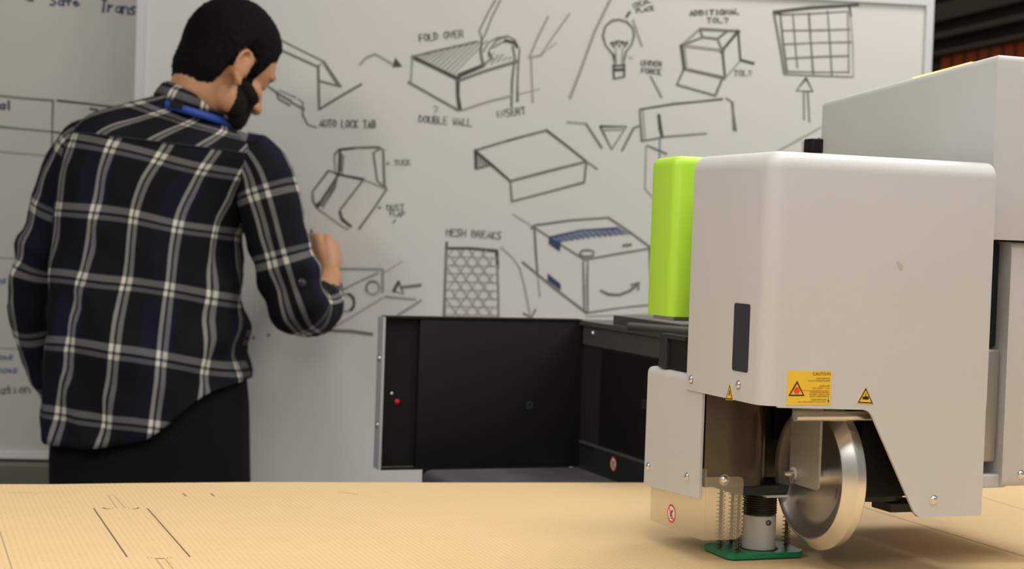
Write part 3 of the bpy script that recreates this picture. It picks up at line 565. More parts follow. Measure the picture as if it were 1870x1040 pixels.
# crease wheel
WC = (0, .080, .0745)
wh = MB(); prof = [(.094, .0), (.094, .010), (.1040, .010), (.1075, .013), (.1085, .046), (.1065, .053), (.1015, .0605), (.0995, .0630), (.0990, .0650), (.1000, .0665), (.1085, .0735), (.1100, .0757), (.1120, .0757), (.1130, .0740), (.1200, .0740), (.1215, .0725), (.1215, .012), (.1300, .012), (.1300, 0)]
wh.lathe(prof, (0, WC[1], WC[2]), (1, 0, 0), 96)
who = wh.build('crease_wheel', M['wheel'], hd, 32); who['label'] = 'polished dished metal wheel'
v_, f_ = textmesh('170506', .0042, 'CENTER')
th_ = math.radians(-8); wm = MB()
pl = []
for p in v_:
    a = -p.x; r = .0415 + p.y
    # along the rim, reading up
    w = math.radians(200) + a / .0415
    pl.append(Vector((.1079, WC[1] + r * math.cos(w), WC[2] + r * math.sin(w))))
wm.add(pl, f_); wm.build('wheel_number', M['ink'], who, fix=False)
br = MB(); br.prism(rounded([(.0345, .065), (.0895, .065), (.0895, .1515), (.0345, .1515)], [.006, .005, 0, 0]), fu, .0840, .0865); bro = br.build('wheel_bracket', M['bracket'], hd)
ax = MB(); ax.lathe([(0, .0012), (.0002, .0022), (.0045, .0032), (.0085, .0036), (.0088, .0026), (.018, .0026)], (.0725, WC[1], WC[2] + .001), (1, 0, 0), 16); ax.build('axle_pin', M['steel'], hd, 40)
MB().lathe([(0, .0065), (.0012, .0065)], (.0826, WC[1], WC[2] + .001), (1, 0, 0), 20).build('washer', M['plastic'], hd, 40)
ring = [(.0808 + .0008 * math.sin(2 * w), WC[1] - .003 + .0028 * math.cos(w), WC[2] - .0045 + .0052 * math.sin(w)) for w in [2 * math.pi * k / 20 for k in range(21)]]
MB().tube(ring, .0005, 6).build('split_ring', M['bronze'], hd, 60)
MB().lathe([(0, .0035), (0, .0050), (.115, .0050), (.115, .0035), (.004, .0030)], (.047, .020, .1395), (1, 0, 0), 20).build('cross_rod', M['steel'], hd, 40)
MB().lathe([(0, .0031), (.001, .0031)], (.0485, .020, .1395), (1, 0, 0), 16).build('rod_bore', M['black'], hd, 40)
MB().box((.138, .045, .056), (.246, .150, .1515)).build('inner_housing', M['black'], hd)
MB().lathe([(0, .047), (.010, .047)], (.165, .095, .050), (0, 0, 1), 40).build('base_disc', M['darkgrey'], hd, 40)
MB().box((.178, .050, .0385), (.218, .085, .048), bev=.001).build('sensor_bracket', M['darkgrey'], hd)
MB().box((.10, .15, .10), (.246, .157, .1515)).build('rear_plate', M['black'], hd)
MB().box((.09, .1585, .10), (.246, .30, .30)).build('core_block', M['black'], hd)
# rear housing
rc = MB(); rc.box((.2795, .045, .3155), (.42, .380, .5035), bev=.007, seg=4, sel=lambda c: (c.x < -.1 and c.z > -.05) or (c.z > .05 and c.x < .1))
for p in rc.v:
    if p.z > .4: p.z -= (p.y - .045) * .078
rco = rc.build('rear_cover', M['cover'], hd, 30)
def ztop(v): return .5035 - (v - .045) * .078
ls = MB(); ls.prism([(.100, ztop(.100) - .001), (.205, ztop(.205) - .001), (.205, ztop(.205) + .0014), (.100, ztop(.100) + .0014)], fu, .287, .297); ls.build('light_strip', M['strip'], rco)['label'] = 'glowing amber light strip'
rl = MB(); rl.box((.310, .050, .0615), (.42, .30, .3135), bev=.007, seg=4, sel=lambda c: c.x < -.1 and abs(c.y) > .02 or (c.y < -.1 and abs(c.z) > .05))
rlo = rl.build('rear_lower_cover', M['cover'], hd, 30); screw(rlo, (.3330, .050, .0745), (0, -1, 0))
MB().box((.2620, .055, .0600), (.32, .20, .0740), bev=.002).build('lower_lip', M['cover'], hd)
MB().box((.2570, .085, .074), (.312, .30, .3155)).build('slot_back', M['black'], hd)
MB().box((.2800, .060, .205), (.3045, .083, .3135), bev=.004).build('linear_rail', M['black'], hd, 40)
sl = MB(); sl.box((.2760, .058, .0860), (.3085, .083, .203), bev=.0035, seg=3); sl.build('slide_carriage', M['bracket'], hd, 40)
cb = MB(); cb.tube([(.262, .39, .36), (.262, .39, .40), (.272, .389, .418), (.285, .389, .43)], .006, 8); cb.build('cable', M['rail'], hd, 50)
MB().box((.264, .375, .415), (.285, .395, .432), bev=.002).build('cable_clamp', M['black'], hd)
# post into the side cover
po = MB(); po.box((.003, .214, .168), (.0165, .232, .2045), bev=.0008); po.box((.003, .170, .2000), (.0165, .214, .2045)); po.build('hanger_post', M['darkgrey'], hd)
MB().box((.0065, .160, .168), (.03, .214, .1995)).build('hanger_web', M['black'], hd)
MB().box((.018, .206, .1676), (.05, .236, .1680)).build('cover_slot', M['black'], sco)

# ------------------------------------------------------------------ gantry beam
gb = thing('gantry_beam', 'black boxed gantry beam with a pale end plate, behind the cutter head', 'beam', (0.2961, 1.9080, 0.8750), A)
gb.scale = (1.25, 1.25, 1.25)
V0 = .48
UL = -.2275
ep = MB(); ep.prism([(V0 - .000, .026), (V0 + .022, .026), (V0 + .022, .2035), (V0, .2035)], fu, UL - .003, UL); epo = ep.build('end_plate', M['flange'], gb); epo['label'] = 'pale grey end plate'
for z in (.155, .077): screw(epo, (UL - .003, V0 + .011, z), (-1, 0, 0), .0035)
MB().box((UL, V0 + .010, .028), (UL + .044, V0 + .021, .2035)).build('end_panel', M['black'], gb)
MB().box((UL, V0, .2025), (.02, V0 + .021, .2045)).build('top_lip', M['black'], gb)
MB().box((UL, V0, .0255), (.02, V0 + .012, .0275)).build('bottom_lip', M['black'], gb)
MB().box((UL + .0425, V0 + .002, .0275), (.060, V0 + .021, .2025), bev=.0012).build('black_panel', M['black'], gb, 40)
MB().lathe([(0, .0030), (.002, .0029), (.003, .0018)], (UL + .0195, V0 + .010, .1045), (0, -1, 0), 16).build('indicator_lamp', M['led'], gb, 40)['label'] = 'small red indicator lamp'
MB().lathe([(0, .006), (.0006, .006)], (UL + .0205, V0 + .0099, .1045), (0, -1, 0), 16).build('lamp_bezel', M['black'], gb, 40)
screw(gb, (UL + .013, V0 + .010, .114), (0, -1, 0), .0015)
MB().lathe([(0, .0048), (.0008, .0048), (.0009, .003), (-.002, .003)], (-.045, V0 + .002, .1005), (0, -1, 0), 16).build('panel_hole', M['slot'], gb, 40)
# carriage side, running towards the camera
cs = MB(); cs.box((.022, .262, .020), (.12, V0 + .02, .197)); cso = cs.build('carriage_side', M['darkgrey'], gb)
cs2 = MB(); cs2.box((.0195, .262, .1745), (.0225, V0 - .002, .1985), bev=.0008); csb = cs2.build('carriage_top_bar', M['rail'], gb); screw(csb, (.0195, .448, .190), (-1, 0, 0), .0036)
MB().box((.0214, .262, .060), (.0222, .425, .172)).build('recess_panel', M['black'], gb)
MB().box((.018, .262, .0555), (.0222, V0 - .004, .0585), bev=.0006).build('carriage_ledge', M['rail'], gb)
MB().box((.0185, .262, .020), (.0222, V0 - .05, .0555)).build('lower_skirt', M['darkgrey'], gb)
MB().box((.0165, .265, .116), (.0214, .300, .127), bev=.001).build('catch', M['darkgrey'], gb)
ban(gb, lambda a, b, t: Vector((.0182 - t, .372 - a, .0445 + b)), .0085)
MB().prism([(.262, .198), (V0 + .02, .198), (V0 + .02, .2035), (.262, .2035)], fu, .016, .12).build('carriage_lid', M['rail'], gb)
MB().prism([(.225, .2035), (.40, .2035), (.40, .2145), (.225, .2145)], fu, .024, .2).build('upper_rail', M['rail'], gb)
MB().tube([(.018, .175, .2095), (.018, .262, .2070), (.018, .34, .2050)], .0045, 10).build('hose', M['rail'], gb, 50)
# shoe below the beam, past the far edge of the sheet
shp = rounded([(-0.2009, -0.0000), (-0.0140, -0.0000), (-0.0140, 0.0368), (-0.2009, 0.0368)], [0, 0, 0, .011])
MB().prism(shp, fv, 0.2746, 0.4026).build('base_shoe', mat('grey_fabric_strip', (.042, .042, .042), .8, 0, .5, 60, var=.4, vscale=14), gb, 40)['label'] = 'dark grey rounded shoe under the beam'
for u in (-0.161, -0.097): MB().box((u, 0.315, -0.7000), (u + .05, 0.365, 0.0010)).build('support_leg', M['tleg'], gb)
MB().box((-0.1709, V0 + .004, -0.0000), (.01, V0 + .02, .0265)).build('shoe_bracket', M['black'], gb)

# ------------------------------------------------------------------ the man at the whiteboard
PX, PD = 275, 3.0
base = at(PX, 800, PD)
pr = thing('person', 'bearded man in a dark plaid flannel shirt drawing on the whiteboard, seen from behind', 'person', (base.x, base.y, 0))
def catmull(pts, n):
    out = []; P = [pts[0]] + list(pts) + [pts[-1]]
    for k in range(1, len(P) - 2):
        for j in range(n):
            t = j / n; a, b, c, d = P[k - 1], P[k], P[k + 1], P[k + 2]
            out.append(tuple(.5 * (2 * b[i] + (c[i] - a[i]) * t + (2 * a[i] - 5 * b[i] + 4 * c[i] - d[i]) * t * t + (-a[i] + 3 * b[i] - 3 * c[i] + d[i]) * t ** 3) for i in range(len(b))))
    out.append(tuple(pts[-1])); return out
def grid_mesh(name, rows, mt, parent, uvfn=None, n=None, caps=False, uvw=None):
    """rows of closed rings -> tube surface with UVs"""
    n = len(rows[0]); V = [p for r in rows for p in r]; Fc = []; UV = []
    for k in range(len(rows) - 1):
        for j in range(n):
            Fc.append((k * n + j, k * n + (j + 1) % n, (k + 1) * n + (j + 1) % n, (k + 1) * n + j))
            if uvw: UV += [uvw[k][j], uvw[k][j + 1], uvw[k + 1][j + 1], uvw[k + 1][j]]
    if caps:
        Fc.append(tuple(range(n - 1, -1, -1))); Fc.append(tuple(range((len(rows) - 1) * n, len(rows) * n)))
        if uvw: UV += [(0.035, 0.06)] * (2 * n)
    o = mk(name, V, Fc, mt, parent, 180, world=True, fix=False)
    if uvw:
        l = o.data.uv_layers.new(name='UVMap'); l.data.foreach_set('uv', [c for p in UV for c in p])
    return o
NT = 72
def ringpts(L, R, dl, dr, dep, sq=.8):
    """ring through the two silhouette points, depth half-size dep; theta 0 = right, 270 deg = towards the camera"""
    a, b = at(L[0], L[1], dl), at(R[0], R[1], dr); c = (a + b) / 2; h = (b - a) / 2; q = Vector((0, 1, 0))
    out = []
    for j in range(NT):
        w = 2 * math.pi * j / NT; cw, sw = math.cos(w), math.sin(w)
        x = math.copysign(abs(cw) ** sq, cw); y = math.copysign(abs(sw) ** sq, sw)
        out.append(c + h * x + q * dep * y)
    return out
#            L            R            depth v(uv)
RING = [((90, 690), (448, 688), .125, .110), ((95, 620), (446, 612), .128, .182), ((101, 545), (441, 535), .126, .258), ((104, 465), (440, 458), .124, .337), ((107, 390), (446, 396), .124, .407),
        ((110, 330), (462, 345), .122, .465), ((118, 285), (478, 312), .118, .510), ((132, 244), (486, 288), .110, .552), ((156, 219), (478, 270), .099, .590), ((196, 201), (461, 253), .086, .628), ((242, 187), (438, 237), .075, .660), ((276, 179), (416, 217), .066, .686), ((292, 174), (410, 208), .060, .70)]
flat_rows = [(*r[0], *r[1], r[2], r[3]) for r in RING]
sm_rows = catmull(flat_rows, 5)
rows = []; vals = []
for (lx, ly, rx, ry, dep, vv) in sm_rows:
    rows.append(ringpts((lx, ly), (rx, ry), PD - .045, PD + .055, dep)); vals.append(vv)
hemtab = [(70, 778), (110, 800), (200, 806), (290, 794), (340, 760), (390, 712), (450, 692)]
def hem(x):
    for (a, ya), (b, yb) in zip(hemtab, hemtab[1:]):
        if x <= b: return ya + (yb - ya) * max(0, (x - a) / (b - a))
    return hemtab[-1][1]
low = []
NL = 9
for q in range(NL, 0, -1):
    rr = []; 
    for j in range(NT):
        w = 2 * math.pi * j / NT; cw = math.cos(w); x = math.copysign(abs(cw) ** .8, cw); px = 269 + 179 * x
        drop = (hem(px) - 690) / 1000 * q / NL
        p = rows[0][j].copy(); p.z -= drop; p.x += -.010 * (q / NL) * max(0, -x); p.y -= .012 * (q / NL) * math.sin(w) * -1 * .3
        rr.append(p)
    low.append(rr)
allrows = low + rows
nv = len(low)
# plaid coordinates: arc length around a mid ring, heights per row
midr = ringpts((104, 465), (440, 458), PD - .045, PD + .055, .124); arc_ = [0.0]
for j in range(NT): arc_.append(arc_[-1] + (midr[(j + 1) % NT] - midr[j]).length)
jc = NT * 3 // 4; a0 = arc_[jc]
uvw = []
for k, r in enumerate(allrows):
    row = []
    for j in range(NT + 1):
        jj = j % NT
        if k < nv: vv = .110 - (rows[0][jj].z - r[jj].z)
        else: vv = vals[k - nv]
        sc_ = 1.0 if vv < .5 else 1.0 - (vv - .5) * .9
        u = (arc_[j] - a0) * sc_
        pw = r[jj] * 7
        wb1 = noise.noise(pw + Vector((5, 1, 9))) * .010; wb2 = noise.noise(pw + Vector((1, 8, 2))) * .009
        yk = max(0, vv - .548)
        row.append((u + .0165 - (vv - .35) * .115 - yk * .45 + (.03 if yk else 0) + wb1, vv + .0955 + .012 * math.sin(u * 9) + (u * .10 if u > 0 else u * .03) + wb2))
    uvw.append(row)
# folds
def foldn(p, s, k): return noise.noise(Vector((p.x * s[0], p.y * s[1], p.z * s[2])) + Vector((k, k, k)))
C0 = Vector((base.x, base.y, 0))
for k, r in enumerate(allrows):
    v = uvw[k][0][1]
    for j, p in enumerate(r):
        d = Vector((p.x - base.x, p.y - base.y, 0)).normalized()
        wst = max(0, min(1, (.52 - v) / .2))
        amp = .008 + .011 * wst
        sk = Vector((p.x + p.z * .45, p.y, p.z - p.x * .35))
        f = .7 * foldn(sk, (13, 6, 5), 3.1) + .9 * (.35 - abs(foldn(sk, (15, 8, 6), 7.7))) + .35 * foldn(sk, (34, 14, 16), 1.7)
        xr = (p.x - base.x) / .18
        fold = math.sin((p.z * 1.0 - p.x * .75) * 62) * .009 * max(0, xr) ** 1.5 * max(0, 1 - abs(v - .22) / .2)
        r[j] = p + d * (f * amp + fold)
ks = nv + next(i for i, v in enumerate(vals) if v > .548)
def noyoke(t, vv): yk = max(0, vv - .548); return (t[0] + yk * .45 - .03, t[1])
vs = vals[ks - nv]
uvw.insert(ks, [noyoke(t, vs) for t in uvw[ks]]); allrows.insert(ks, [p.copy() for p in allrows[ks]])
shirt = grid_mesh('shirt', allrows, M['plaid'], pr, uvw=uvw)
shirt['label'] = 'dark navy and black flannel shirt with pale plaid lines'
sol = shirt.modifiers.new('thickness', 'SOLIDIFY'); sol.thickness = .002; sol.offset = -1
def sleeve(path, uoff, voff, name='sleeve', seed=1., flip=1):
    P = catmull([(*at(x, y, d), r) for (x, y, d, r) in path], 8)
    pts = [Vector(p[:3]) for p in P]; rows = []; uvw = []; N = 32; s = 0; ref = None
    for k, p in enumerate(pts):
        t = (pts[min(k + 1, len(pts) - 1)] - pts[max(k - 1, 0)]).normalized()
        if ref is None: ref = Vector((0, -1, 0))
        b = (ref - t * ref.dot(t)).normalized(); ref = b; a = t.cross(b)
        if k: s += (p - pts[k - 1]).length
        row = []; uv = []
        for j in range(N + 1):
            w = 2 * math.pi * j / N
            q = p + (a * math.sin(w) + b * math.cos(w)) * P[k][3]
            f = .8 * foldn(q, (16, 16, 9), seed) + 1.0 * (.35 - abs(foldn(q, (22, 22, 16), seed + 4)))
            bend = math.sin(s * 95 + 2 * math.cos(w)) * .0045 * math.exp(-((s - .30) / .07) ** 2)
            q = q + (q - p).normalized() * (f * .009 + bend)
            if j < N: row.append(q)
            uv.append(((w - (2 * math.pi if w > math.pi else 0)) * .052 * flip + uoff if j < N or True else 0, s + voff))
        # unwrap the seam to the hidden side
        uv = [((2 * math.pi * j / N) * .052 * flip + uoff, s + voff + .0 * j) for j in range(N + 1)]
        rows.append(row); uvw.append(uv)
    o = grid_mesh(name, rows, M['plaid'], shirt, uvw=uvw)
    so = o.modifiers.new('thickness', 'SOLIDIFY'); so.thickness = .002; so.offset = -1
    return o, rows
RS = [(418, 258, 3.01, .003), (428, 262, 3.01, .026), (446, 277, 3.02, .044), (464, 300, 3.02, .054), (481, 335, 3.02, .056), (500, 400, 3.02, .056), (518, 470, 3.02, .056), (537, 530, 3.03, .058), (552, 562, 3.06, .052), (569, 564, 3.12, .049), (584, 556, 3.18, .044), (594, 542, 3.235, .035)]
sleeve(RS, .030, .012, seed=2.2, flip=-1)
LS = [(200, 232, 3.02, .003), (186, 236, 3.02, .03), (158, 266, 3.03, .052), (130, 320, 3.04, .056), (110, 380, 3.05, .052), (88, 440, 3.06, .051), (68, 495, 3.07, .049), (62, 550, 3.08, .046), (70, 620, 3.11, .040), (84, 672, 3.15, .034), (104, 712, 3.19, .032)]
sleeve(LS, .055, .062, seed=5.2)
# cuff at the drawing hand
def band(name, path, mt, parent, uoff=.0, uvs=True, N=40):
    rows = []; uvw = []
    for k, (L, R, dl, dr, dep) in enumerate(path):
        a, b = at(*L, dl), at(*R, dr); c = (a + b) / 2; h = (b - a) / 2; row = []; uv = []
        for j in range(N + 1):
            w = 2 * math.pi * j / N
            if j < N: row.append(c + h * math.cos(w) + Vector((0, 1, 0)) * dep * math.sin(w))
            uv.append((w * .09 + uoff, k * .0068 + .1205))
        rows.append(row); uvw.append(uv)
    o = grid_mesh(name, rows, mt, parent, uvw=uvw if uvs else None)
    s = o.modifiers.new('thickness', 'SOLIDIFY'); s.thickness = .0025; s.offset = 1
    return o
cu = MB(); cp = [at(592, 548, 3.215), at(597, 535, 3.25), at(601, 525, 3.272)]
cu.tube(cp, [.036, .0325, .0285], 24, caps=False); cuo = cu.build('cuff', mat('cuff_flannel', (.10, .11, .135), .85, var=.6, vscale=45), shirt, 60, world=True, fix=False)
sb = MB(); bp_ = at(552, 517, 2.966); sb.lathe([(0, .0075), (.003, .007), (.0035, .005)], bp_, (0, -1, .1), 16); sb.build('button', mat('dark_button', (.015, .015, .02), .3), shirt, 40, world=True)
# collar: stand and fold
band('collar', [((284, 176), (428, 222), 2.985, 3.045, .090), ((291, 164), (427, 210), 2.99, 3.045, .088), ((299, 155), (426, 201), 2.995, 3.04, .083), ((308, 151), (423, 197), 3.0, 3.04, .076), ((318, 156), (419, 199), 3.0, 3.04, .066), ((322, 168), (414, 206), 3.0, 3.04, .060)], M['plaid'], shirt, .01)
band('lanyard', [((276, 192), (436, 238), 2.985, 3.05, .0945), ((281, 178), (433, 224), 2.985, 3.05, .0925)], M['lany'], pr, uvs=False)['label'] = 'blue lanyard under the collar'
lt = MB(); lpt = at(316, 190, 2.9)
lt.box((-.011, -.004, -.006), (.011, .004, .006), bev=.001)
mt_ = Matrix.Translation(at(322, 191, 2.913)) @ Matrix.Rotation(math.radians(8), 4, 'Y')
lt.v = [mt_ @ p for p in lt.v]; lt.build('lanyard_clip', M['black'], pr, world=True)
# yoke seam
seam = MB(); kk = nv + next(i for i, v in enumerate(vals) if v > .545)
sp_ = [allrows[min(kk + (1 if abs(j - jc) < 6 else 0), len(allrows) - 1)][j] + Vector((0, -.0015, .001)) for j in range(NT // 2 + 1, NT)]
seam.tube(sp_, .0012, 6); seam.build('yoke_seam', mat('navy_stitch', (.02, .024, .045), .8), shirt, 60, world=True)

# trousers: hips and two legs
TR = [((104, 700), (446, 672), .104), ((100, 760), (450, 740), .108), ((96, 830), (453, 820), .112), ((96, 900), (454, 895), .114), ((110, 990), (448, 985), .112)]
trows = [ringpts(L, R, PD - .03, PD + .05, d, .82) for (L, R, d) in TR]
for k, r in enumerate(trows):
    for j, p in enumerate(r):
        d = Vector((p.x - base.x, p.y - base.y, 0)).normalized(); r[j] = p + d * foldn(p, (9, 9, 7), 9.) * .008
to = grid_mesh('trousers', trows, M['denim'], pr, caps=True)
def leg(x, dx, d, nm):
    P = [at(x, 960, d), at(x + dx * .3, 1150, d + .01), at(x + dx * .6, 1330, d + .0), at(x + dx, 1610, d + .03)]
    P[-1].z = .07
    Q = catmull([tuple(p) + (r,) for p, r in zip(P, (.094, .082, .066, .058))], 6)
    MB().tube([q[:3] for q in Q], [q[3] for q in Q], 24).build(nm, M['denim'], to, 180, world=True)
    f0 = Vector(Q[-1][:3])
    sh_ = MB(); sh_.tube([(f0.x, f0.y - .075, .045), (f0.x, f0.y - .05, .06), (f0.x + .01, f0.y + .03, .075), (f0.x + .03, f0.y + .12, .05), (f0.x + .045, f0.y + .19, .032), (f0.x + .05, f0.y + .215, .03)], [.028, .043, .048, .046, .03, .012], 14)
    for p in sh_.v: p.z = max(p.z, .0)
    sh_.build('shoe', M['shoe'], pr, 60, world=True)
leg(188, -30, 2.99, 'trouser_leg'); leg(362, 30, 3.03, 'trouser_leg')

# body: one remeshed skin
B = MB()
def cap(pts, rs, n=16):
    pts = [Vector(p) for p in pts]; rs = list(rs)
    d0 = (pts[0] - pts[1]).normalized(); d1 = (pts[-1] - pts[-2]).normalized()
    P = []; R = []
    for a in (80, 50, 25): P.append(pts[0] + d0 * rs[0] * math.sin(math.radians(a))); R.append(rs[0] * math.cos(math.radians(a)))
    P += pts; R += rs
    for a in (25, 50, 80): P.append(pts[-1] + d1 * rs[-1] * math.sin(math.radians(a))); R.append(rs[-1] * math.cos(math.radians(a)))
    B.tube(P, R, n)
HC = at(420, 108, 3.03)
YAW, PIT, ROL = math.radians(44), math.radians(30), math.radians(3)
HM = Matrix.Translation(HC) @ Matrix.Rotation(-YAW, 4, 'Z') @ Matrix.Rotation(-PIT, 4, 'X') @ Matrix.Rotation(ROL, 4, 'Y')
HI = HM.inverted()
def ell(c, r, rot=(0, 0, 0), world=None):
    bm = bmesh.new(); bmesh.ops.create_uvsphere(bm, u_segments=24, v_segments=14, radius=1)
    mm = (HM if world is None else world) @ Matrix.Translation(c) @ Matrix.Rotation(rot[2], 4, 'Z') @ Matrix.Rotation(rot[1], 4, 'Y') @ Matrix.Rotation(rot[0], 4, 'X') @ Matrix.Diagonal((*r, 1))
    bm.verts.index_update(); B.add([mm @ v.co for v in bm.verts], [[v.index for v in f.verts] for f in bm.faces]); bm.free()
h = lambda *p: HM @ Vector(p)
ell((0, -.006, .018), (.0715, .0885, .086)); cap([h(0, -.018, .005), h(0, -.020, -.040), h(0, -.022, -.085)], [.071, .064, .056], 24); ell((0, .026, .010), (.064, .062, .070)); ell((0, .028, -.045), (.058, .056, .064)); ell((0, .036, -.086), (.046, .048, .036)); ell((0, .062, -.106), (.024, .022, .018))
for s in (-1, 1):
    ell((s * .044, .038, -.042), (.022, .034, .022)); ell((s * .050, .010, -.080), (.014, .036, .026)); ell((s * .031, .069, .006), (.024, .012, .008)); ell((s * .031, .064, -.012), (.0145, .0135, .0125))
    er = (0, 0, s * math.radians(-22))
    ell((s * .0735, -.014, -.027), (.007, .017, .026), er); ell((s * .070, -.006, -.029), (.012, .012, .018))
    e = []
    for k in range(13):
        w = math.radians(-60 + k * 20); e.append(h(s * (.0795 + .004 * max(0, math.sin(w))), -.014 - .0185 * math.sin(w + .15), -.026 + .029 * math.cos(w)))
    cap(e, [.0042] * len(e), 8); ell((s * .0765, -.006, -.055), (.006, .008, .009))
cap([h(0, .079, -.006), h(0, .093, -.032), h(0, .100, -.044)], [.008, .010, .012]); ell((.010, .091, -.047), (.008, .010, .008)); ell((-.010, .091, -.047), (.008, .010, .008))
ell((0, .080, -.070), (.022, .011, .007)); ell((0, .078, -.080), (.020, .011, .008))
# neck, trunk, limbs
nb_ = at(380, 200, 3.04)
cap([h(0, -.022, -.055), h(0, -.026, -.090), nb_, at(355, 255, 3.02)], [.054, .052, .053, .065], 24)
cap([at(300, 255, 3.0), at(290, 350, 3.0), at(280, 500, 3.0), at(275, 700, 3.0), at(272, 850, 3.0)], [.075, .09, .09, .09, .09], 24)
cap([at(190, 275, 3.02), at(300, 265, 3.01), at(420, 305, 3.02)], [.04, .06, .036], 20)
cap([at(225, 420, 3.0), at(330, 420, 3.01)], [.08, .08], 20); cap([at(195, 850, 3.0), at(350, 850, 3.01)], [.07, .07], 20)
for (x, dx, d) in ((188, -30, 2.99), (362, 30, 3.03)):
    e = at(x + dx, 1610, d + .03); e.z = .09; cap([at(x, 860, d), at(x + dx * .5, 1300, d), e], [.065, .05, .038], 18)
cap([at(x, y, d) for x, y, d, r in (RS[3], RS[6], RS[8])], [.045, .041, .036], 16)
WR = at(603, 507, 3.285)
cap([at(556, 562, 3.06), at(585, 548, 3.17), WR], [.036, .033, .0235], 16)
cap([at(x, y, d) for x, y, d, r in (LS[2], LS[5], LS[7])], [.043, .040, .036], 16); LW_ = at(112, 725, 3.21)
cap([at(LS[7][0], LS[7][1], LS[7][2]), at(84, 660, 3.14), LW_], [.035, .03, .022], 16)
def fing(pts, r0, r1):
    P = [at(*p) for p in pts]; n = len(P); cap(P, [r0 + (r1 - r0) * k / (n - 1) for k in range(n)], 12)
# right hand: back of the hand towards us, fingers curled round the pen
K = [(580, 436, 3.318), (596, 438, 3.322), (609, 450, 3.322), (615, 466, 3.318)]
for (kx, ky, kd), r in zip(K, (.0125, .0125, .0125, .0115)): cap([WR, at((603 + kx) / 2, (507 + ky) / 2 + 1, 3.300), at(kx, ky, kd)], [.0165, .0135, r], 14)
fing([(580, 436, 3.318), (572, 432, 3.350), (568, 446, 3.362), (571, 458, 3.352)], .0098, .0078)
fing([(596, 438, 3.322), (590, 436, 3.358), (580, 452, 3.366), (578, 463, 3.352)], .0100, .0078)
fing([(609, 450, 3.322), (604, 450, 3.358), (592, 464, 3.364), (586, 472, 3.348)], .0096, .0075)
fing([(615, 466, 3.318), (611, 470, 3.346), (600, 480, 3.350), (593, 484, 3.338)], .0086, .0068)
fing([(596, 496, 3.292), (583, 478, 3.303), (575, 460, 3.318), (570, 444, 3.334)], .0125, .0085)
# left hand, hanging in front of the hip
LK = [(130 + 5 * k, 765 - 3 * k, 3.22 + .018 * k) for k in range(4)]
for (kx, ky, kd) in LK: cap([LW_, at(kx, ky, kd)], [.017, .0115], 12); fing([(kx, ky, kd), (kx + 8, ky + 32, kd + .004), (kx + 18, ky + 52, kd), (kx + 28, ky + 58, kd - .004)], .0090, .0070)
fing([(116, 735, 3.20), (132, 752, 3.185), (146, 772, 3.185)], .011, .0085)
# keep clear of the clothes: remesh, smooth
me = bpy.data.meshes.new('tmp'); me.from_pydata([tuple(p) for p in B.v], [], B.f); tmp = bpy.data.objects.new('tmp', me); COL.objects.link(tmp)
r_ = tmp.modifiers.new('r', 'REMESH'); r_.mode = 'VOXEL'; r_.voxel_size = .0036
s_ = tmp.modifiers.new('s', 'SMOOTH'); s_.factor = .5; s_.iterations = 4
dg = bpy.context.evaluated_depsgraph_get(); bme = bpy.data.meshes.new_from_object(tmp.evaluated_get(dg)); bpy.data.objects.remove(tmp)
inv = pr.matrix_world.inverted()
HV = [HI @ v.co for v in bme.vertices]; WV = [v.co.copy() for v in bme.vertices]; NV = [v.normal.copy() for v in bme.vertices]
def near_head(p): return abs(p.x) < .1 and -.12 < p.y < .14 and -.13 < p.z < .13
PWL = [(-.13, -.084), (-.05, -.088), (-.036, -.078), (-.029, -.036), (-.014, .006), (.006, .006), (.013, -.040), (.028, -.040), (.036, -.004), (.046, .022), (.066, .040), (.09, .046), (.14, .046)]
def hl(y):
    for (a, za), (b, zb_) in zip(PWL, PWL[1:]):
        if y <= b: return za + (zb_ - za) * (y - a) / (b - a)
    return .054
def hairval(p):
    if not near_head(p): return -1
    ear = abs(p.x) > .0735 and -.038 < p.y < .018 and p.z < .010
    if ear: return -1
    return (p.z - hl(p.y)) + .003 * noise.noise(p * 160)
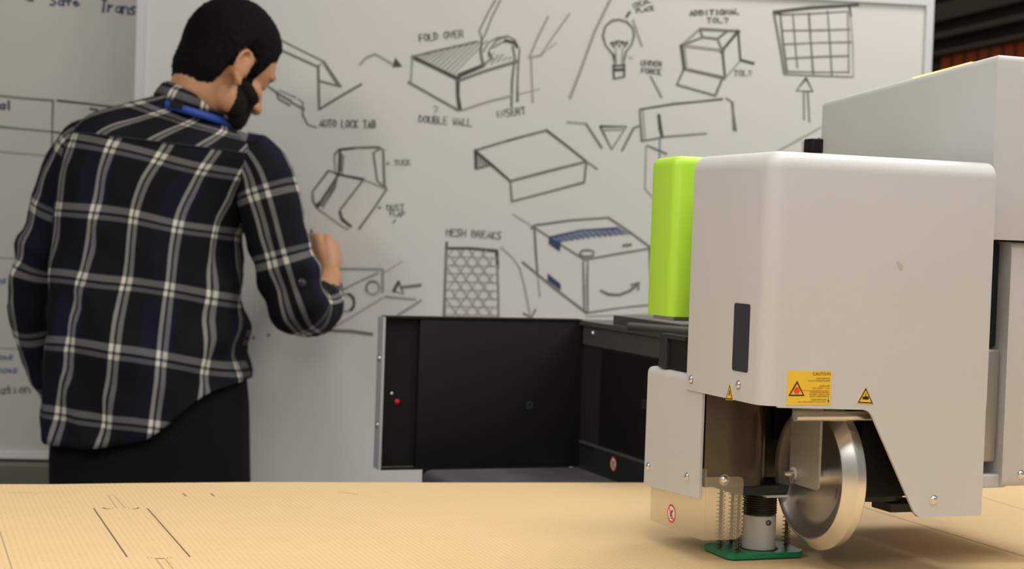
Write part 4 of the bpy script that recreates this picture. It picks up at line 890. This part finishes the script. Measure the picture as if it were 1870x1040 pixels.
def beardval(p):
    if not near_head(p) or p.z > -.030: return -1
    ear = abs(p.x) > .0715 and p.y < .012
    if ear: return -1
    yb = .004 + (-.03 - p.z) * .22                       # back edge runs down along the jaw
    cheek = -.034 - max(0, (p.y - .024)) * .40            # upper edge over the cheek
    mouth = abs(p.x) < .02 and -.086 < p.z < -.066 and p.y > .06
    if mouth or p.z < -.127 or (p.z < -.105 and p.y < .03): return -1
    return min(p.y - yb, cheek - p.z) + .003 * noise.noise(p * 180)
bme.polygons.foreach_set('use_smooth', [True] * len(bme.polygons))
for mm in (M['skin'], M['lip']): bme.materials.append(mm)
li = []
for p in bme.polygons:
    c = HV[p.vertices[0]]; li.append(1 if abs(c.x) < .021 and .070 < c.y < .13 and -.089 < c.z < -.063 else 0)
bme.polygons.foreach_set('material_index', li)
faces = [tuple(p.vertices) for p in bme.polygons]
bme.transform(inv); bme.name = 'body'; bo = bpy.data.objects.new('body', bme); COL.objects.link(bo); bo.parent = pr
def shell(name, val, mt, off, ramp, jit):
    hv = [val(p) for p in HV]; use = {}; V = []; Fs = []
    for f in faces:
        if min(hv[i] for i in f) > 0 or (max(hv[i] for i in f) > .0 and min(hv[i] for i in f) > -.003):
            q = []
            for i in f:
                if i not in use:
                    use[i] = len(V); d = max(-.0006, min(off, hv[i] * ramp)); V.append(WV[i] + NV[i] * (d + .0004 + jit * noise.noise(WV[i] * 220) * (d > .002)))
                q.append(use[i])
            Fs.append(tuple(q))
    return mk(name, V, Fs, mt, pr, 180, world=True, fix=False)
shell('hair', hairval, M['hair'], .0095, .35, .0025)['label'] = 'short cropped black hair'
shell('beard', beardval, M['beard'], .005, .35, .0008)['label'] = 'full dark beard'
def browval(p):
    if not near_head(p): return -1
    z = .013 - abs(abs(p.x) - .034) * .15
    return .0045 - abs(p.z - z) if -.05 < -p.x and .012 < abs(p.x) < .050 and p.x > -.046 and p.y > .05 else -1
shell('eyebrows', browval, M['beard'], .0008, .5, .0003)
# pen in the hand
mk_ = thing('marker_pen', 'black marker pen gripped in the hand of the man', 'pen', tuple(at(571, 455, 3.345)))
p0, p1 = at(579, 484, 3.296), at(568, 419, 3.383); dv = (p1 - p0)
MB().tube([p0, p0 + dv * .72], .0088, 16).build('barrel', M['pen'], mk_, 50, world=True)
MB().tube([p0 + dv * .72, p0 + dv * .86, p0 + dv], [.0060, .0040, .0016], 12).build('tip', M['pen'], mk_, 50, world=True)
